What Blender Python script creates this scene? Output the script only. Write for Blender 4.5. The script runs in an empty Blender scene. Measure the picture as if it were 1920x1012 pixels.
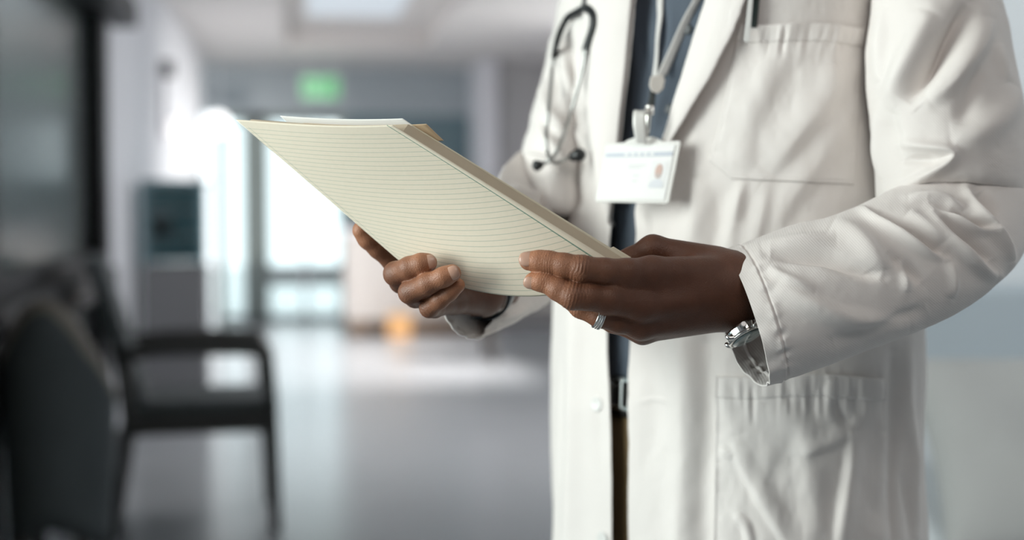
import bpy, bmesh, math, random
import numpy as np
from mathutils import Vector, Matrix
from mathutils.bvhtree import BVHTree

SC = bpy.context.scene
COL = SC.collection
PI = math.pi
RNG = np.random.default_rng(7)

# ------------------------------------------------------------------ camera
F_PX = 50.0 / 36.0 * 1920.0
CAM = np.array([0.0, 0.0, 1.16])
YAW, PITCH = math.radians(8.53), math.radians(-2.70)
FWD = np.array([math.sin(YAW) * math.cos(PITCH), math.cos(YAW) * math.cos(PITCH), math.sin(PITCH)])
RGT = np.array([math.cos(YAW), -math.sin(YAW), 0.0])
UPV = np.cross(RGT, FWD)
cam_data = bpy.data.cameras.new('camera')
cam_data.lens = 50.0
cam_data.sensor_width = 36.0
cam_data.clip_start = 0.05
cam_data.dof.use_dof = True
cam_data.dof.focus_distance = 1.225
cam_data.dof.aperture_fstop = 2.3
cam = bpy.data.objects.new('camera', cam_data)
COL.objects.link(cam)
m = Matrix.Identity(4)
for i in range(3):
    m[i][0], m[i][1], m[i][2], m[i][3] = RGT[i], UPV[i], -FWD[i], CAM[i]
cam.matrix_world = m
SC.camera = cam

# ------------------------------------------------------------------ world, lamps, exposure
SC.view_settings.view_transform = 'Standard'
SC.view_settings.look = 'None'
SC.view_settings.exposure = 0.0
SC.view_settings.gamma = 1.0
SC.view_settings.use_curve_mapping = False
SC.cycles.use_denoising = True
SC.cycles.max_bounces = 8
SC.cycles.sample_clamp_indirect = 6.0
SC.cycles.caustics_reflective = False
SC.cycles.caustics_refractive = False
world = bpy.data.worlds.new('overcast_sky')
SC.world = world
world.use_nodes = True
world.node_tree.nodes['Background'].inputs[0].default_value = (0.90, 0.97, 1.0, 1)
world.node_tree.nodes['Background'].inputs[1].default_value = 2.2


def area_light(name, loc, aim, sx, sy, power, col=(1, 1, 1)):
    l = bpy.data.lights.new(name, 'AREA')
    l.shape = 'RECTANGLE'
    l.size, l.size_y, l.energy, l.color = sx, sy, power, col
    o = bpy.data.objects.new(name, l)
    COL.objects.link(o)
    o.location = loc
    d = Vector(aim) - Vector(loc)
    o.rotation_euler = d.to_track_quat('-Z', 'Y').to_euler()
    o['kind'] = 'helper'
    return o


KEY = area_light('window_daylight', (-2.20, 1.02, 1.58), (0.45, 1.42, 1.12), 1.2, 1.45, 90, (1.0, 0.95, 0.90))
FILL = area_light('fill_light_front', (0.5, 0.1, 2.42), (0.55, 1.2, 1.0), 1.2, 1.2, 12, (1.0, 0.935, 0.88))  # overhead fill added for the coat and sleeves, no fixture behind it
WARD = area_light('fill_light_ward', (2.3, 2.0, 2.42), (1.9, 2.6, 0.6), 0.6, 0.6, 12, (0.93, 0.97, 1.0))  # unseen area light over the bed, brightens pillow and ward wall
HALL = area_light('fill_light_hall', (0.9, 7.0, 2.44), (0.7, 8.2, 0.0), 1.0, 3.0, 72, (1.0, 0.97, 0.95))  # fill added out of view to brighten the corridor
FAR_FILL = area_light('fill_light_side_opening', (3.7, 8.7, 2.5), (0.9, 10.9, 0.0), 1.2, 0.9, 1350, (1.0, 0.95, 0.9))  # added behind the unseen opening to brighten floor and far hall

SIDE = area_light('fill_light_side_room', (-2.2, 5.0, 2.42), (-2.2, 5.6, 0.0), 1.2, 1.2, 110, (0.93, 1.0, 0.98))  # added to brighten the room seen through the partition

# ------------------------------------------------------------------ pixel <-> world
def P(px, py, d):
    px, py, d = np.asarray(px, float), np.asarray(py, float), np.asarray(d, float)
    k = np.stack([(px - 960) / F_PX, -(py - 506) / F_PX], -1)
    v = FWD + k[..., :1] * RGT + k[..., 1:] * UPV
    return CAM + d[..., None] * v


def proj(w):
    v = np.asarray(w, float) - CAM
    d = v @ FWD
    return 960 + F_PX * (v @ RGT) / d, 506 - F_PX * (v @ UPV) / d, d


def ray(px, py):
    return P(px, py, 1.0) - CAM


def at_y(px, py, Y):
    """world point seen at a pixel on the plane y = Y"""
    v = ray(px, py)
    return CAM + v * (Y / v[1])


# ------------------------------------------------------------------ objects
def tag(o, label=None, cat=None, group=None, kind=None):
    if label: o['label'] = label
    if cat: o['category'] = cat
    if group: o['group'] = group
    if kind: o['kind'] = kind
    return o


def empty(name, loc, label=None, cat=None, group=None, rz=0.0):
    o = bpy.data.objects.new(name, None)
    COL.objects.link(o)
    o.location = loc
    o.rotation_euler.z = rz
    o.empty_display_size = 0.1
    return tag(o, label, cat, group)


def parent_keep(o, par):
    """parent, keeping the mesh where its world coordinates put it"""
    if par is None: return o
    o.parent = par
    mw = Matrix.Identity(4)
    p = par
    chain = []
    while p is not None:
        chain.append(p)
        p = p.parent
    for p in reversed(chain):
        mw = mw @ (p.matrix_parent_inverse if p.parent else Matrix.Identity(4)) @ Matrix.LocRotScale(p.location, p.rotation_euler, p.scale)
    o.matrix_parent_inverse = mw.inverted()
    return o


def mesh_obj(name, V, Fc, mat, par=None, smooth=True, local=False):
    me = bpy.data.meshes.new(name)
    V = np.asarray(V, np.float32)
    Fc = [np.asarray(f) for f in Fc] if not isinstance(Fc, np.ndarray) else Fc
    if isinstance(Fc, np.ndarray):
        n, k = Fc.shape
        me.vertices.add(len(V)); me.loops.add(n * k); me.polygons.add(n)
        me.vertices.foreach_set('co', V.ravel())
        me.loops.foreach_set('vertex_index', Fc.astype(np.int32).ravel())
        me.polygons.foreach_set('loop_start', np.arange(0, n * k, k, dtype=np.int32))
        me.polygons.foreach_set('loop_total', np.full(n, k, np.int32))
        me.update(calc_edges=True)
    else:
        me.from_pydata([tuple(map(float, v)) for v in V], [], [tuple(map(int, f)) for f in Fc])
    me.polygons.foreach_set('use_smooth', np.full(len(me.polygons), smooth))
    me.validate()
    if mat is not None: me.materials.append(mat)
    o = bpy.data.objects.new(name, me)
    COL.objects.link(o)
    if par is not None:
        if local: o.parent = par
        else: parent_keep(o, par)
    return o


def grid_faces(nr, nc, wrap=False, flip=False):
    r = np.arange(nr - 1)[:, None]
    c = np.arange(nc if wrap else nc - 1)[None, :]
    c2 = (c + 1) % nc
    a, b = r * nc + c, r * nc + c2
    d, e = (r + 1) * nc + c, (r + 1) * nc + c2
    q = np.stack([a, b, e, d], -1).reshape(-1, 4)
    return q[:, ::-1] if flip else q


def grid_normals(G, wrap=False):
    """unit normals of a point grid (rows, cols, 3)"""
    du = np.gradient(G, axis=1)
    if wrap:
        du = np.roll(G, -1, 1) - np.roll(G, 1, 1)
    dv = np.gradient(G, axis=0)
    n = np.cross(du, dv)
    return n / (np.linalg.norm(n, axis=-1, keepdims=True) + 1e-12)


def bevel(o, w, seg=2, angle=35):
    b = o.modifiers.new('bevel', 'BEVEL')
    b.width, b.segments, b.limit_method, b.angle_limit = w, seg, 'ANGLE', math.radians(angle)
    return o


def solidify(o, t, offset=-1.0, rim=True):
    s = o.modifiers.new('thickness', 'SOLIDIFY')
    s.thickness, s.offset, s.use_rim = t, offset, rim
    return o


def add_uv(o, uv_vert):
    me = o.data
    lay = me.uv_layers.new(name='uv')
    idx = np.empty(len(me.loops), np.int32)
    me.loops.foreach_get('vertex_index', idx)
    lay.data.foreach_set('uv', np.asarray(uv_vert, np.float32)[idx].ravel())


def add_attr(o, name, val):
    a = o.data.attributes.new(name, 'FLOAT', 'POINT')
    a.data.foreach_set('value', np.asarray(val, np.float32).ravel())


class MB:
    """collects simple solids that become ONE mesh object"""
    def __init__(self): self.v, self.f = [], []
    def add(self, v, f):
        n = len(self.v)
        self.v += [tuple(map(float, p)) for p in v]
        self.f += [tuple(int(i) + n for i in q) for q in f]
        return self
    def box(self, lo, hi, M=None):
        x0, y0, z0 = lo; x1, y1, z1 = hi
        v = [(x0, y0, z0), (x1, y0, z0), (x1, y1, z0), (x0, y1, z0), (x0, y0, z1), (x1, y0, z1), (x1, y1, z1), (x0, y1, z1)]
        if M is not None: v = [M @ Vector(p) for p in v]
        return self.add(v, [(0, 3, 2, 1), (4, 5, 6, 7), (0, 1, 5, 4), (1, 2, 6, 5), (2, 3, 7, 6), (3, 0, 4, 7)])
    def tube(self, pts, r, n=10, caps=True):
        G = tube_grid(np.asarray(pts, float), r, n)
        k = G.shape[0]
        f = grid_faces(k, n, wrap=True).tolist()
        if caps:
            f.append(list(range(n))[::-1]); f.append([(k - 1) * n + i for i in range(n)])
        return self.add(G.reshape(-1, 3), f)
    def prism(self, poly, axis, a, b):
        """extrude a 2-D polygon along a world axis (0, 1, 2) from a to b"""
        n = len(poly)
        def mk(p, t):
            q = list(p); q.insert(axis, t); return q
        v = [mk(p, a) for p in poly] + [mk(p, b) for p in poly]
        f = [tuple(range(n))[::-1], tuple(range(n, 2 * n))] + [(i, (i + 1) % n, n + (i + 1) % n, n + i) for i in range(n)]
        return self.add(v, f)
    def build(self, name, mat, par=None, smooth=False, bev=0.0, local=False, seg=2):
        o = mesh_obj(name, self.v, self.f, mat, par, smooth, local)
        bm = bmesh.new(); bm.from_mesh(o.data)
        bmesh.ops.recalc_face_normals(bm, faces=bm.faces)
        bm.to_mesh(o.data); bm.free()
        if bev: bevel(o, bev, seg)
        return o


def tube_grid(pts, r, n=10):
    k = len(pts)
    r = np.broadcast_to(np.asarray(r, float), (k,))
    t = np.gradient(pts, axis=0)
    t /= np.linalg.norm(t, axis=1, keepdims=True) + 1e-12
    ref = np.array([0.31, 0.27, 0.91])
    if abs(t[0] @ ref) > 0.9: ref = np.array([1.0, 0.1, 0.0])
    u = np.cross(t[0], ref); u /= np.linalg.norm(u)
    a = np.linspace(0, 2 * PI, n, endpoint=False)
    out = []
    for i in range(k):
        u = u - t[i] * (u @ t[i]); u /= np.linalg.norm(u)
        w = np.cross(t[i], u)
        out.append(pts[i] + r[i] * (np.cos(a)[:, None] * u + np.sin(a)[:, None] * w))
    return np.array(out)


def spline(pts, n):
    """Catmull-Rom through rows of any width"""
    p = np.asarray(pts, float)
    p = np.vstack([2 * p[0] - p[1], p, 2 * p[-1] - p[-2]])
    m_ = len(p) - 3
    s = np.linspace(0, m_, n)
    i = np.minimum(s.astype(int), m_ - 1)
    t = (s - i)[:, None]
    a, b, c, d = p[i], p[i + 1], p[i + 2], p[i + 3]
    return 0.5 * (2 * b + (c - a) * t + (2 * a - 5 * b + 4 * c - d) * t ** 2 + (3 * b - a - 3 * c + d) * t ** 3)


def smoothstep(a, b, x):
    t = np.clip((x - a) / (b - a), 0, 1)
    return t * t * (3 - 2 * t)


def vnoise(x, y, seed=0):
    """smooth value noise, vectorised"""
    r = np.random.default_rng(seed).random((64, 64)) * 2 - 1
    xi, yi = np.floor(x).astype(int), np.floor(y).astype(int)
    fx, fy = x - xi, y - yi
    fx, fy = fx * fx * (3 - 2 * fx), fy * fy * (3 - 2 * fy)
    g = lambda i, j: r[i % 64, j % 64]
    return (g(xi, yi) * (1 - fx) + g(xi + 1, yi) * fx) * (1 - fy) + (g(xi, yi + 1) * (1 - fx) + g(xi + 1, yi + 1) * fx) * fy


def polydist(x, y, line):
    """signed distance to a polyline (positive on its left when y points down... i.e. above a line drawn left to right) and position along it 0..1"""
    L = np.asarray(line, float)
    seg = L[1:] - L[:-1]
    ln = np.linalg.norm(seg, axis=1)
    tot = ln.sum(); acc = np.concatenate([[0], np.cumsum(ln)])
    best = np.full(x.shape, 1e9); sgn = np.ones(x.shape); pos = np.zeros(x.shape)
    for i in range(len(seg)):
        rx, ry = x - L[i, 0], y - L[i, 1]
        t = np.clip((rx * seg[i, 0] + ry * seg[i, 1]) / (ln[i] ** 2), 0, 1)
        dx, dy = rx - t * seg[i, 0], ry - t * seg[i, 1]
        d = np.hypot(dx, dy)
        c = seg[i, 0] * ry - seg[i, 1] * rx
        mk = d < best
        best = np.where(mk, d, best)
        sgn = np.where(mk, np.where(c > 0, -1.0, 1.0), sgn)
        pos = np.where(mk, (acc[i] + t * ln[i]) / tot, pos)
    return best * sgn, pos


def folds(x, y, strokes):
    """sum of fold strokes: (polyline, amplitude, width above the line, width below it[, 'e' even ends])"""
    h = np.zeros(x.shape)
    for s in strokes:
        line, amp, wa, wb = s[:4]
        line = spline(line, 4 * len(line)) if len(line) > 2 else np.asarray(line, float)
        sd, t = polydist(x, y, line)
        w = np.where(sd > 0, wa, wb)
        tap = 1.0 if len(s) > 4 else np.clip(np.sin(np.clip(t, 0.02, .98) * PI), 0, 1) ** 0.6
        h += amp * np.exp(-(sd / w) ** 2) * tap
    return h


# ------------------------------------------------------------------ materials
def mat(name, col, rough=0.6, metal=0.0, spec=0.5, trans=0.0, emit=None, estr=0.0, bump=None, var=None, sss=0.0, coat=0.0):
    """bump=(scale, strength, distance); var=(scale, amount)"""
    M_ = bpy.data.materials.new(name)
    M_.use_nodes = True
    nt = M_.node_tree
    b = nt.nodes['Principled BSDF']
    b.inputs['Base Color'].default_value = (*col, 1)
    b.inputs['Roughness'].default_value = rough
    b.inputs['Metallic'].default_value = metal
    b.inputs['Specular IOR Level'].default_value = spec
    b.inputs['Transmission Weight'].default_value = trans
    b.inputs['Coat Weight'].default_value = coat
    if sss:
        b.inputs['Subsurface Weight'].default_value = sss
        b.inputs['Subsurface Radius'].default_value = (0.010, 0.004, 0.002)
        b.inputs['Subsurface Scale'].default_value = 0.35
    if emit is not None:
        b.inputs['Emission Color'].default_value = (*emit, 1)
        b.inputs['Emission Strength'].default_value = estr
    tc = nt.nodes.new('ShaderNodeTexCoord')
    if var:
        n = nt.nodes.new('ShaderNodeTexNoise'); n.inputs['Scale'].default_value = var[0]; n.inputs['Detail'].default_value = 5
        nt.links.new(tc.outputs['Object'], n.inputs['Vector'])
        mx = nt.nodes.new('ShaderNodeMix'); mx.data_type = 'RGBA'
        mx.inputs[6].default_value = (*[c * (1 - var[1]) for c in col], 1)
        mx.inputs[7].default_value = (*[min(1, c * (1 + var[1])) for c in col], 1)
        nt.links.new(n.outputs['Fac'], mx.inputs[0])
        nt.links.new(mx.outputs[2], b.inputs['Base Color'])
    if bump:
        n = nt.nodes.new('ShaderNodeTexNoise'); n.inputs['Scale'].default_value = bump[0]; n.inputs['Detail'].default_value = 4
        nt.links.new(tc.outputs['Object'], n.inputs['Vector'])
        bp = nt.nodes.new('ShaderNodeBump'); bp.inputs['Strength'].default_value = bump[1]; bp.inputs['Distance'].default_value = bump[2]
        nt.links.new(n.outputs['Fac'], bp.inputs['Height'])
        nt.links.new(bp.outputs['Normal'], b.inputs['Normal'])
    return M_


def cloth_mat(name, col, weave=2600.0, strength=0.25, rough=0.85, var=0.03):
    """woven cotton: two crossed wave bands, broken up by noise"""
    M_ = mat(name, col, rough, spec=0.25, var=(14.0, var))
    nt = M_.node_tree
    b = nt.nodes['Principled BSDF']
    b.inputs['Sheen Weight'].default_value = 0.15
    tc = nt.nodes.new('ShaderNodeTexCoord')
    mp = nt.nodes.new('ShaderNodeMapping'); mp.inputs['Rotation'].default_value = (0.4, 0.7, 0.6)
    nt.links.new(tc.outputs['Object'], mp.inputs['Vector'])
    w = nt.nodes.new('ShaderNodeTexWave'); w.inputs['Scale'].default_value = weave / 20; w.inputs['Distortion'].default_value = 1.5
    w.inputs['Detail'].default_value = 2
    nt.links.new(mp.outputs['Vector'], w.inputs['Vector'])
    n = nt.nodes.new('ShaderNodeTexNoise'); n.inputs['Scale'].default_value = weave / 3; n.inputs['Detail'].default_value = 3
    nt.links.new(tc.outputs['Object'], n.inputs['Vector'])
    ad = nt.nodes.new('ShaderNodeMath'); ad.operation = 'ADD'
    nt.links.new(w.outputs['Fac'], ad.inputs[0]); nt.links.new(n.outputs['Fac'], ad.inputs[1])
    bp = nt.nodes.new('ShaderNodeBump'); bp.inputs['Strength'].default_value = strength; bp.inputs['Distance'].default_value = 0.0004
    nt.links.new(ad.outputs[0], bp.inputs['Height'])
    nt.links.new(bp.outputs['Normal'], b.inputs['Normal'])
    return M_


# ------------------------------------------------------------------ signed distance bodies
class SDF:
    def __init__(self, lo, hi, vox):
        self.lo = np.asarray(lo, float); self.vox = vox
        self.n = np.ceil((np.asarray(hi, float) - self.lo) / vox).astype(int) + 1
        self.g = np.full(self.n, 0.05, np.float32)
    def region(self, pts, pad):
        a = np.floor((pts.min(0) - pad - self.lo) / self.vox).astype(int)
        b = np.ceil((pts.max(0) + pad - self.lo) / self.vox).astype(int) + 1
        a = np.clip(a, 0, self.n); b = np.clip(b, 0, self.n)
        return a, b
    def coords(self, a, b):
        ax = [self.lo[i] + self.vox * np.arange(a[i], b[i]) for i in range(3)]
        return np.stack(np.meshgrid(*ax, indexing='ij'), -1).astype(np.float32)
    def put(self, a, b, d, k):
        s = tuple(slice(a[i], b[i]) for i in range(3))
        g = self.g[s]
        if k > 0:
            h = np.maximum(k - np.abs(g - d), 0) / k
            self.g[s] = np.minimum(g, d) - h * h * k * 0.25
        else:
            self.g[s] = np.minimum(g, d)
    def capsule(self, A, B, ra, rb, k=0.0):
        A, B = np.asarray(A, np.float32), np.asarray(B, np.float32)
        a, b = self.region(np.stack([A, B]), max(ra, rb) + k + 0.012)
        if (b <= a).any(): return
        p = self.coords(a, b) - A
        ab = B - A
        t = np.clip(p @ ab / max(ab @ ab, 1e-12), 0, 1)
        d = np.linalg.norm(p - t[..., None] * ab, axis=-1) - (ra + (rb - ra) * t)
        self.put(a, b, d, k)
    def chain(self, pts, rad, k=0.0):
        for i in range(len(pts) - 1):
            self.capsule(pts[i], pts[i + 1], rad[i], rad[i + 1], k)
    def ellipsoid(self, c, r, R=None, k=0.0):
        c, r = np.asarray(c, np.float32), np.asarray(r, np.float32)
        m_ = float(r.max())
        a, b = self.region(np.stack([c - m_, c + m_]), k + 0.012)
        if (b <= a).any(): return
        p = self.coords(a, b) - c
        if R is not None: p = p @ np.asarray(R, np.float32)
        q = np.linalg.norm(p / r, axis=-1)
        q2 = np.linalg.norm(p / (r * r), axis=-1) + 1e-9
        self.put(a, b, q * (q - 1) / q2, k)
    def merge(self, other, k):
        h = np.maximum(k - np.abs(self.g - other.g), 0) / k
        self.g = np.minimum(self.g, other.g) - h * h * k * 0.25
    def mesh(self):
        """naive surface nets"""
        g = self.g
        ins = g < 0
        nx, ny, nz = g.shape
        corner = [(0, 0, 0), (1, 0, 0), (0, 1, 0), (1, 1, 0), (0, 0, 1), (1, 0, 1), (0, 1, 1), (1, 1, 1)]
        sl = lambda A, c: A[c[0]:nx - 1 + c[0], c[1]:ny - 1 + c[1], c[2]:nz - 1 + c[2]]
        cnt = sum(sl(ins, c).astype(np.int8) for c in corner)
        act = (cnt > 0) & (cnt < 8)
        ijk = np.argwhere(act)
        idx = np.full(act.shape, -1, np.int32)
        idx[act] = np.arange(len(ijk))
        val = np.stack([g[ijk[:, 0] + c[0], ijk[:, 1] + c[1], ijk[:, 2] + c[2]] for c in corner], 1)
        acc = np.zeros((len(ijk), 3)); num = np.zeros(len(ijk))
        for e0 in range(8):
            for e1 in range(e0 + 1, 8):
                if sum(abs(corner[e0][q] - corner[e1][q]) for q in range(3)) != 1: continue
                v0, v1 = val[:, e0], val[:, e1]
                mk = (v0 < 0) != (v1 < 0)
                t = np.where(mk, v0 / np.where(mk, v0 - v1, 1), 0)
                p = np.array(corner[e0]) + t[:, None] * (np.array(corner[e1]) - np.array(corner[e0]))
                acc += p * mk[:, None]; num += mk
        V = self.lo + self.vox * (ijk + acc / num[:, None])
        F_ = []
        for ax in range(3):
            o1, o2 = [(1, 2), (2, 0), (0, 1)][ax]
            hi = [slice(1, -1)] * 3; lo_ = [slice(1, -1)] * 3
            lo_[ax] = slice(0, -1); hi[ax] = slice(1, None)
            A, B = ins[tuple(lo_)], ins[tuple(hi)]
            e = np.argwhere(A != B)
            if not len(e): continue
            off = np.array([1, 1, 1]); off[ax] = 0
            e = e + off
            fl = ins[e[:, 0], e[:, 1], e[:, 2]]
            d1 = np.zeros(3, int); d1[o1] = 1
            d2 = np.zeros(3, int); d2[o2] = 1
            q = [e - d1 - d2, e - d2, e, e - d1]
            q = np.stack([idx[c[:, 0], c[:, 1], c[:, 2]] for c in q], 1)
            q[~fl] = q[~fl][:, ::-1]
            F_.append(q)
        F_ = np.concatenate(F_)
        F_ = F_[(F_ >= 0).all(1)]
        return V, F_


def relax(V, F_, it=2, lam=0.5):
    e = np.concatenate([F_[:, [0, 1]], F_[:, [1, 2]], F_[:, [2, 3]], F_[:, [3, 0]]])
    for _ in range(it):
        s = np.zeros_like(V); n = np.zeros(len(V))
        np.add.at(s, e[:, 0], V[e[:, 1]]); np.add.at(s, e[:, 1], V[e[:, 0]])
        np.add.at(n, e[:, 0], 1); np.add.at(n, e[:, 1], 1)
        V = V + lam * (s / n[:, None] - V)
    return V


def vert_normals(V, F_):
    n = np.cross(V[F_[:, 2]] - V[F_[:, 0]], V[F_[:, 3]] - V[F_[:, 1]])
    o = np.zeros_like(V)
    for i in range(4): np.add.at(o, F_[:, i], n)
    return o / (np.linalg.norm(o, axis=1, keepdims=True) + 1e-12)

# ================================================================== SETTING
def glass_mat(name, tint=(0.9, 0.95, 0.95), rough=0.04):
    M_ = bpy.data.materials.new(name); M_.use_nodes = True
    nt = M_.node_tree; nt.nodes.clear()
    out = nt.nodes.new('ShaderNodeOutputMaterial')
    tr = nt.nodes.new('ShaderNodeBsdfTransparent'); tr.inputs[0].default_value = (*tint, 1)
    gl = nt.nodes.new('ShaderNodeBsdfGlossy'); gl.inputs[0].default_value = (1, 1, 1, 1); gl.inputs['Roughness'].default_value = rough
    fr = nt.nodes.new('ShaderNodeFresnel'); fr.inputs[0].default_value = 1.5
    mx = nt.nodes.new('ShaderNodeMixShader')
    nt.links.new(fr.outputs[0], mx.inputs[0]); nt.links.new(tr.outputs[0], mx.inputs[1]); nt.links.new(gl.outputs[0], mx.inputs[2])
    nt.links.new(mx.outputs[0], out.inputs[0])
    return M_


M_WALL = mat('wall_paint', (0.62, 0.64, 0.68), 0.55, bump=(180, 0.05, 0.002), var=(1.5, 0.03))
M_WALLW = mat('ward_wall_paint', (0.87, 0.90, 0.93), 0.6, var=(1.5, 0.02))
M_CEIL = mat('ceiling_paint', (0.76, 0.73, 0.71), 0.8, var=(2.0, 0.03))
M_FLOOR = mat('vinyl_floor', (0.36, 0.38, 0.405), 0.24, spec=0.6, var=(3.0, 0.07), bump=(60, 0.03, 0.002))
M_TEAL = mat('teal_wall_paint', (0.13, 0.21, 0.24), 0.35, var=(1.2, 0.06))
M_BULK = mat('bulkhead_paint', (0.44, 0.49, 0.52), 0.6, var=(1.2, 0.04))
M_BLACK = mat('black_metal_frame', (0.008, 0.008, 0.010), 0.5)
M_SILL = mat('dark_ledge', (0.045, 0.043, 0.046), 0.5, var=(8, 0.2))
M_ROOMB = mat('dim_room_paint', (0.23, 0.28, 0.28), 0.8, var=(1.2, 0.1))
M_GREEN = mat('grey_green_frame', (0.22, 0.26, 0.25), 0.4)
M_WHITE = mat('white_frame', (0.80, 0.80, 0.84), 0.45)
M_GLASS = glass_mat('window_glass')
M_GLASSD = glass_mat('partition_glass', (0.74, 0.82, 0.83), 0.22)
XL, XR, YB, YE, ZC = -0.85, 2.42, -1.8, 14.0, 2.48


def structure(o): return tag(o, kind='structure')


structure(MB().box((-4.2, YB - .15, -.12), (3.6, 15.6, 0)).build('floor', M_FLOOR))
# ceiling with a coffered recess over the corridor
cx0, cx1, cy0, cy1 = -0.10, 1.10, 6.0, 12.3
c = MB()
for a, b in (((-4.2, YB - .15), (cx0, 15.6)), ((cx1, YB - .15), (3.6, 15.6)), ((cx0, YB - .15), (cx1, cy0)), ((cx0, cy1), (cx1, 15.6))):
    c.box((a[0], a[1], ZC), (b[0], b[1], ZC + .22))
c.box((cx0, cy0, ZC + .16), (cx1, cy1, ZC + .22))
ceil = structure(c.build('ceiling', M_CEIL))
# left wall: solid below the ledge, openings for the daylight window (2) and the glass partition (1)
w = MB()
t = 0.14
def wl(y0, y1, z0, z1): w.box((XL - t, y0, z0), (XL, y1, z1))
WY0, WY1, WZ0, WZ1 = 0.35, 2.60, 0.40, 2.34       # daylight window opening
GY0, GY1, GZ0, GZ1 = 3.05, 6.45, 0.88, 2.06       # glass partition opening
wl(YB, WY0, 0, ZC); wl(WY0, WY1, 0, WZ0); wl(WY0, WY1, WZ1, ZC); wl(WY1, GY0, 0, ZC)
wl(GY0, GY1, GZ1, ZC); wl(GY0, GY1, 0, .06); wl(GY1, 13.2, 0, ZC)
structure(w.build('wall_left', M_WALL))
structure(MB().box((-4.2, YB - .14, 0), (3.6, YB, ZC)).build('wall_back', M_WALL))
structure(MB().box((3.46, YB, 0), (3.6, 3.25, ZC)).build('wall_right', M_WALLW))
structure(MB().box((1.0, 3.12, 0), (3.6, 3.26, ZC)).build('wall_ward', M_WALLW))
# right corridor wall beyond the ward, with an unseen opening added to light the far floor
r = MB()
r.box((XR, 3.26, 0), (XR + .14, 8.9, ZC)); r.box((XR, 10.3, 0), (XR + .14, 15.4, ZC)); r.box((XR, 8.9, 0), (XR + .14, 10.3, 1.0)); r.box((XR, 8.9, 2.3), (XR + .14, 10.3, ZC))
structure(r.build('wall_corridor', M_WALL))
# far end: bulkhead, door opening, teal wall, white corner pillar, grey wall on the right
DX0, DX1, DZ = -0.80, 0.47, 2.02
structure(MB().box((-1.9, YE, DZ), (1.74, YE + .14, ZC)).build('wall_bulkhead', M_BULK))
structure(MB().box((DX1, YE, 0), (1.74, YE + .14, DZ)).build('wall_end', M_TEAL))
structure(MB().box((1.66, 13.0, 0), (1.82, 13.9, ZC)).build('trim_corner', M_WHITE, bev=.01))
structure(MB().box((1.82, 13.1, 0), (XR, 13.24, ZC)).build('wall_alcove', mat('grey_wall_paint', (0.50, 0.49, 0.49), 0.6)))
structure(MB().box((-1.9, 13.2, 0), (-0.99, 13.34, ZC)).build('wall_lobby', M_WALL))
structure(MB().box((XL, 5.9, 0), (XL + .012, 13.2, .10)).build('baseboard_left', M_SILL))

# window 2 (daylight window near the person): frame, mullion, panes
w2 = structure(empty('window_2', (XL - .07, (WY0 + WY1) / 2, WZ0)))
def frame_rect(mb, x0, x1, y0, y1, z0, z1, s):
    mb.box((x0, y0, z0), (x1, y1, z0 + s)).box((x0, y0, z1 - s), (x1, y1, z1))
    mb.box((x0, y0, z0 + s), (x1, y0 + s, z1 - s)).box((x0, y1 - s, z0 + s), (x1, y1, z1 - s))
    return mb
frame_rect(MB(), XL - .12, XL - .04, WY0, WY1, WZ0, WZ1, .05).build('window_frame', M_WHITE, w2, bev=.004)
MB().box((XL - .09, WY0 + .05, WZ0 + .05), (XL - .084, WY1 - .05, WZ1 - .05)).build('pane', M_GLASS, w2)
structure(MB().box((XL - .02, WY0 - .03, WZ0 - .03), (XL + .05, WY1 + .03, WZ0)).build('trim_1', M_WHITE, bev=.005))

# window 1: black framed glass partition with a deep dark ledge
w1 = structure(empty('window_1', (XL - .05, (GY0 + GY1) / 2, GZ0)))
frame_rect(MB(), XL - .10, XL + .012, GY0, GY1 + .02, GZ0, GZ1, .07).build('window_frame', M_BLACK, w1, bev=.004)
MB().box((XL - .05, GY0 + .07, GZ0 + .07), (XL - .042, GY1 - .05, GZ1 - .07)).build('pane', M_GLASSD, w1)
MB().box((XL - .05, GY0, .06), (XL - .042, GY1, GZ0 - .10)).build('pane', M_GLASSD, w1)
for y0, y1, z0 in ((GY1 - .17, GY1 + .02, .0), (3.92, 4.10, .0)): MB().box((XL + .008, y0, z0), (XL + .03, y1, GZ1 + .06)).build('post', M_BLACK, w1, bev=.004)
MB().box((XL + .012, GY0 - .1, GZ1 - .10), (XL + .13, GY1 + .30, GZ1 + .02)).build('header_rail', M_BLACK, w1, bev=.01)
MB().box((XL - .12, GY0 - .05, GZ0 - .11), (XL + .06, GY1 + .02, GZ0)).build('window_sill', M_SILL, w1, bev=.006)
# dim room behind the partition
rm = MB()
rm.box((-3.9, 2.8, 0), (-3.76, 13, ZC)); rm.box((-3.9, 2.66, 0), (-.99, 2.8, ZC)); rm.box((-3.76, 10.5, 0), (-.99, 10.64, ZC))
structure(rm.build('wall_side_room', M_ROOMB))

# door at the far end: glazed double door and sidelight in grey-green frames, daylight beyond
d1 = structure(empty('door_1', (0, YE + .05, 0)))
fr = MB()
Yd0, Yd1 = YE + .02, YE + .12
for x0, x1 in ((-.80, -.70), (-.53, -.28), (.40, .47)): fr.box((x0, Yd0, 0), (x1, Yd1, DZ))
fr.box((-.70, Yd0, 1.94), (.40, Yd1, DZ)); fr.box((-.70, Yd0, 0), (.40, Yd1, .06))
fr.build('door_frame', M_GREEN, d1, bev=.006)
MB().box((-.28, Yd0 + .02, .36), (.40, Yd1 - .02, .54)).build('push_rail', mat('grey_rail', (.33, .36, .37), .5), d1, bev=.01)
MB().box((.045, Yd0 + .01, .06), (.085, Yd1 - .01, 1.94)).build('meeting_stile', mat('pale_stile', (.75, .78, .8), .5), d1, bev=.004)
MB().box((-.70, YE + .06, .06), (-.53, YE + .066, 1.94)).build('pane', M_GLASS, d1)
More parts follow.
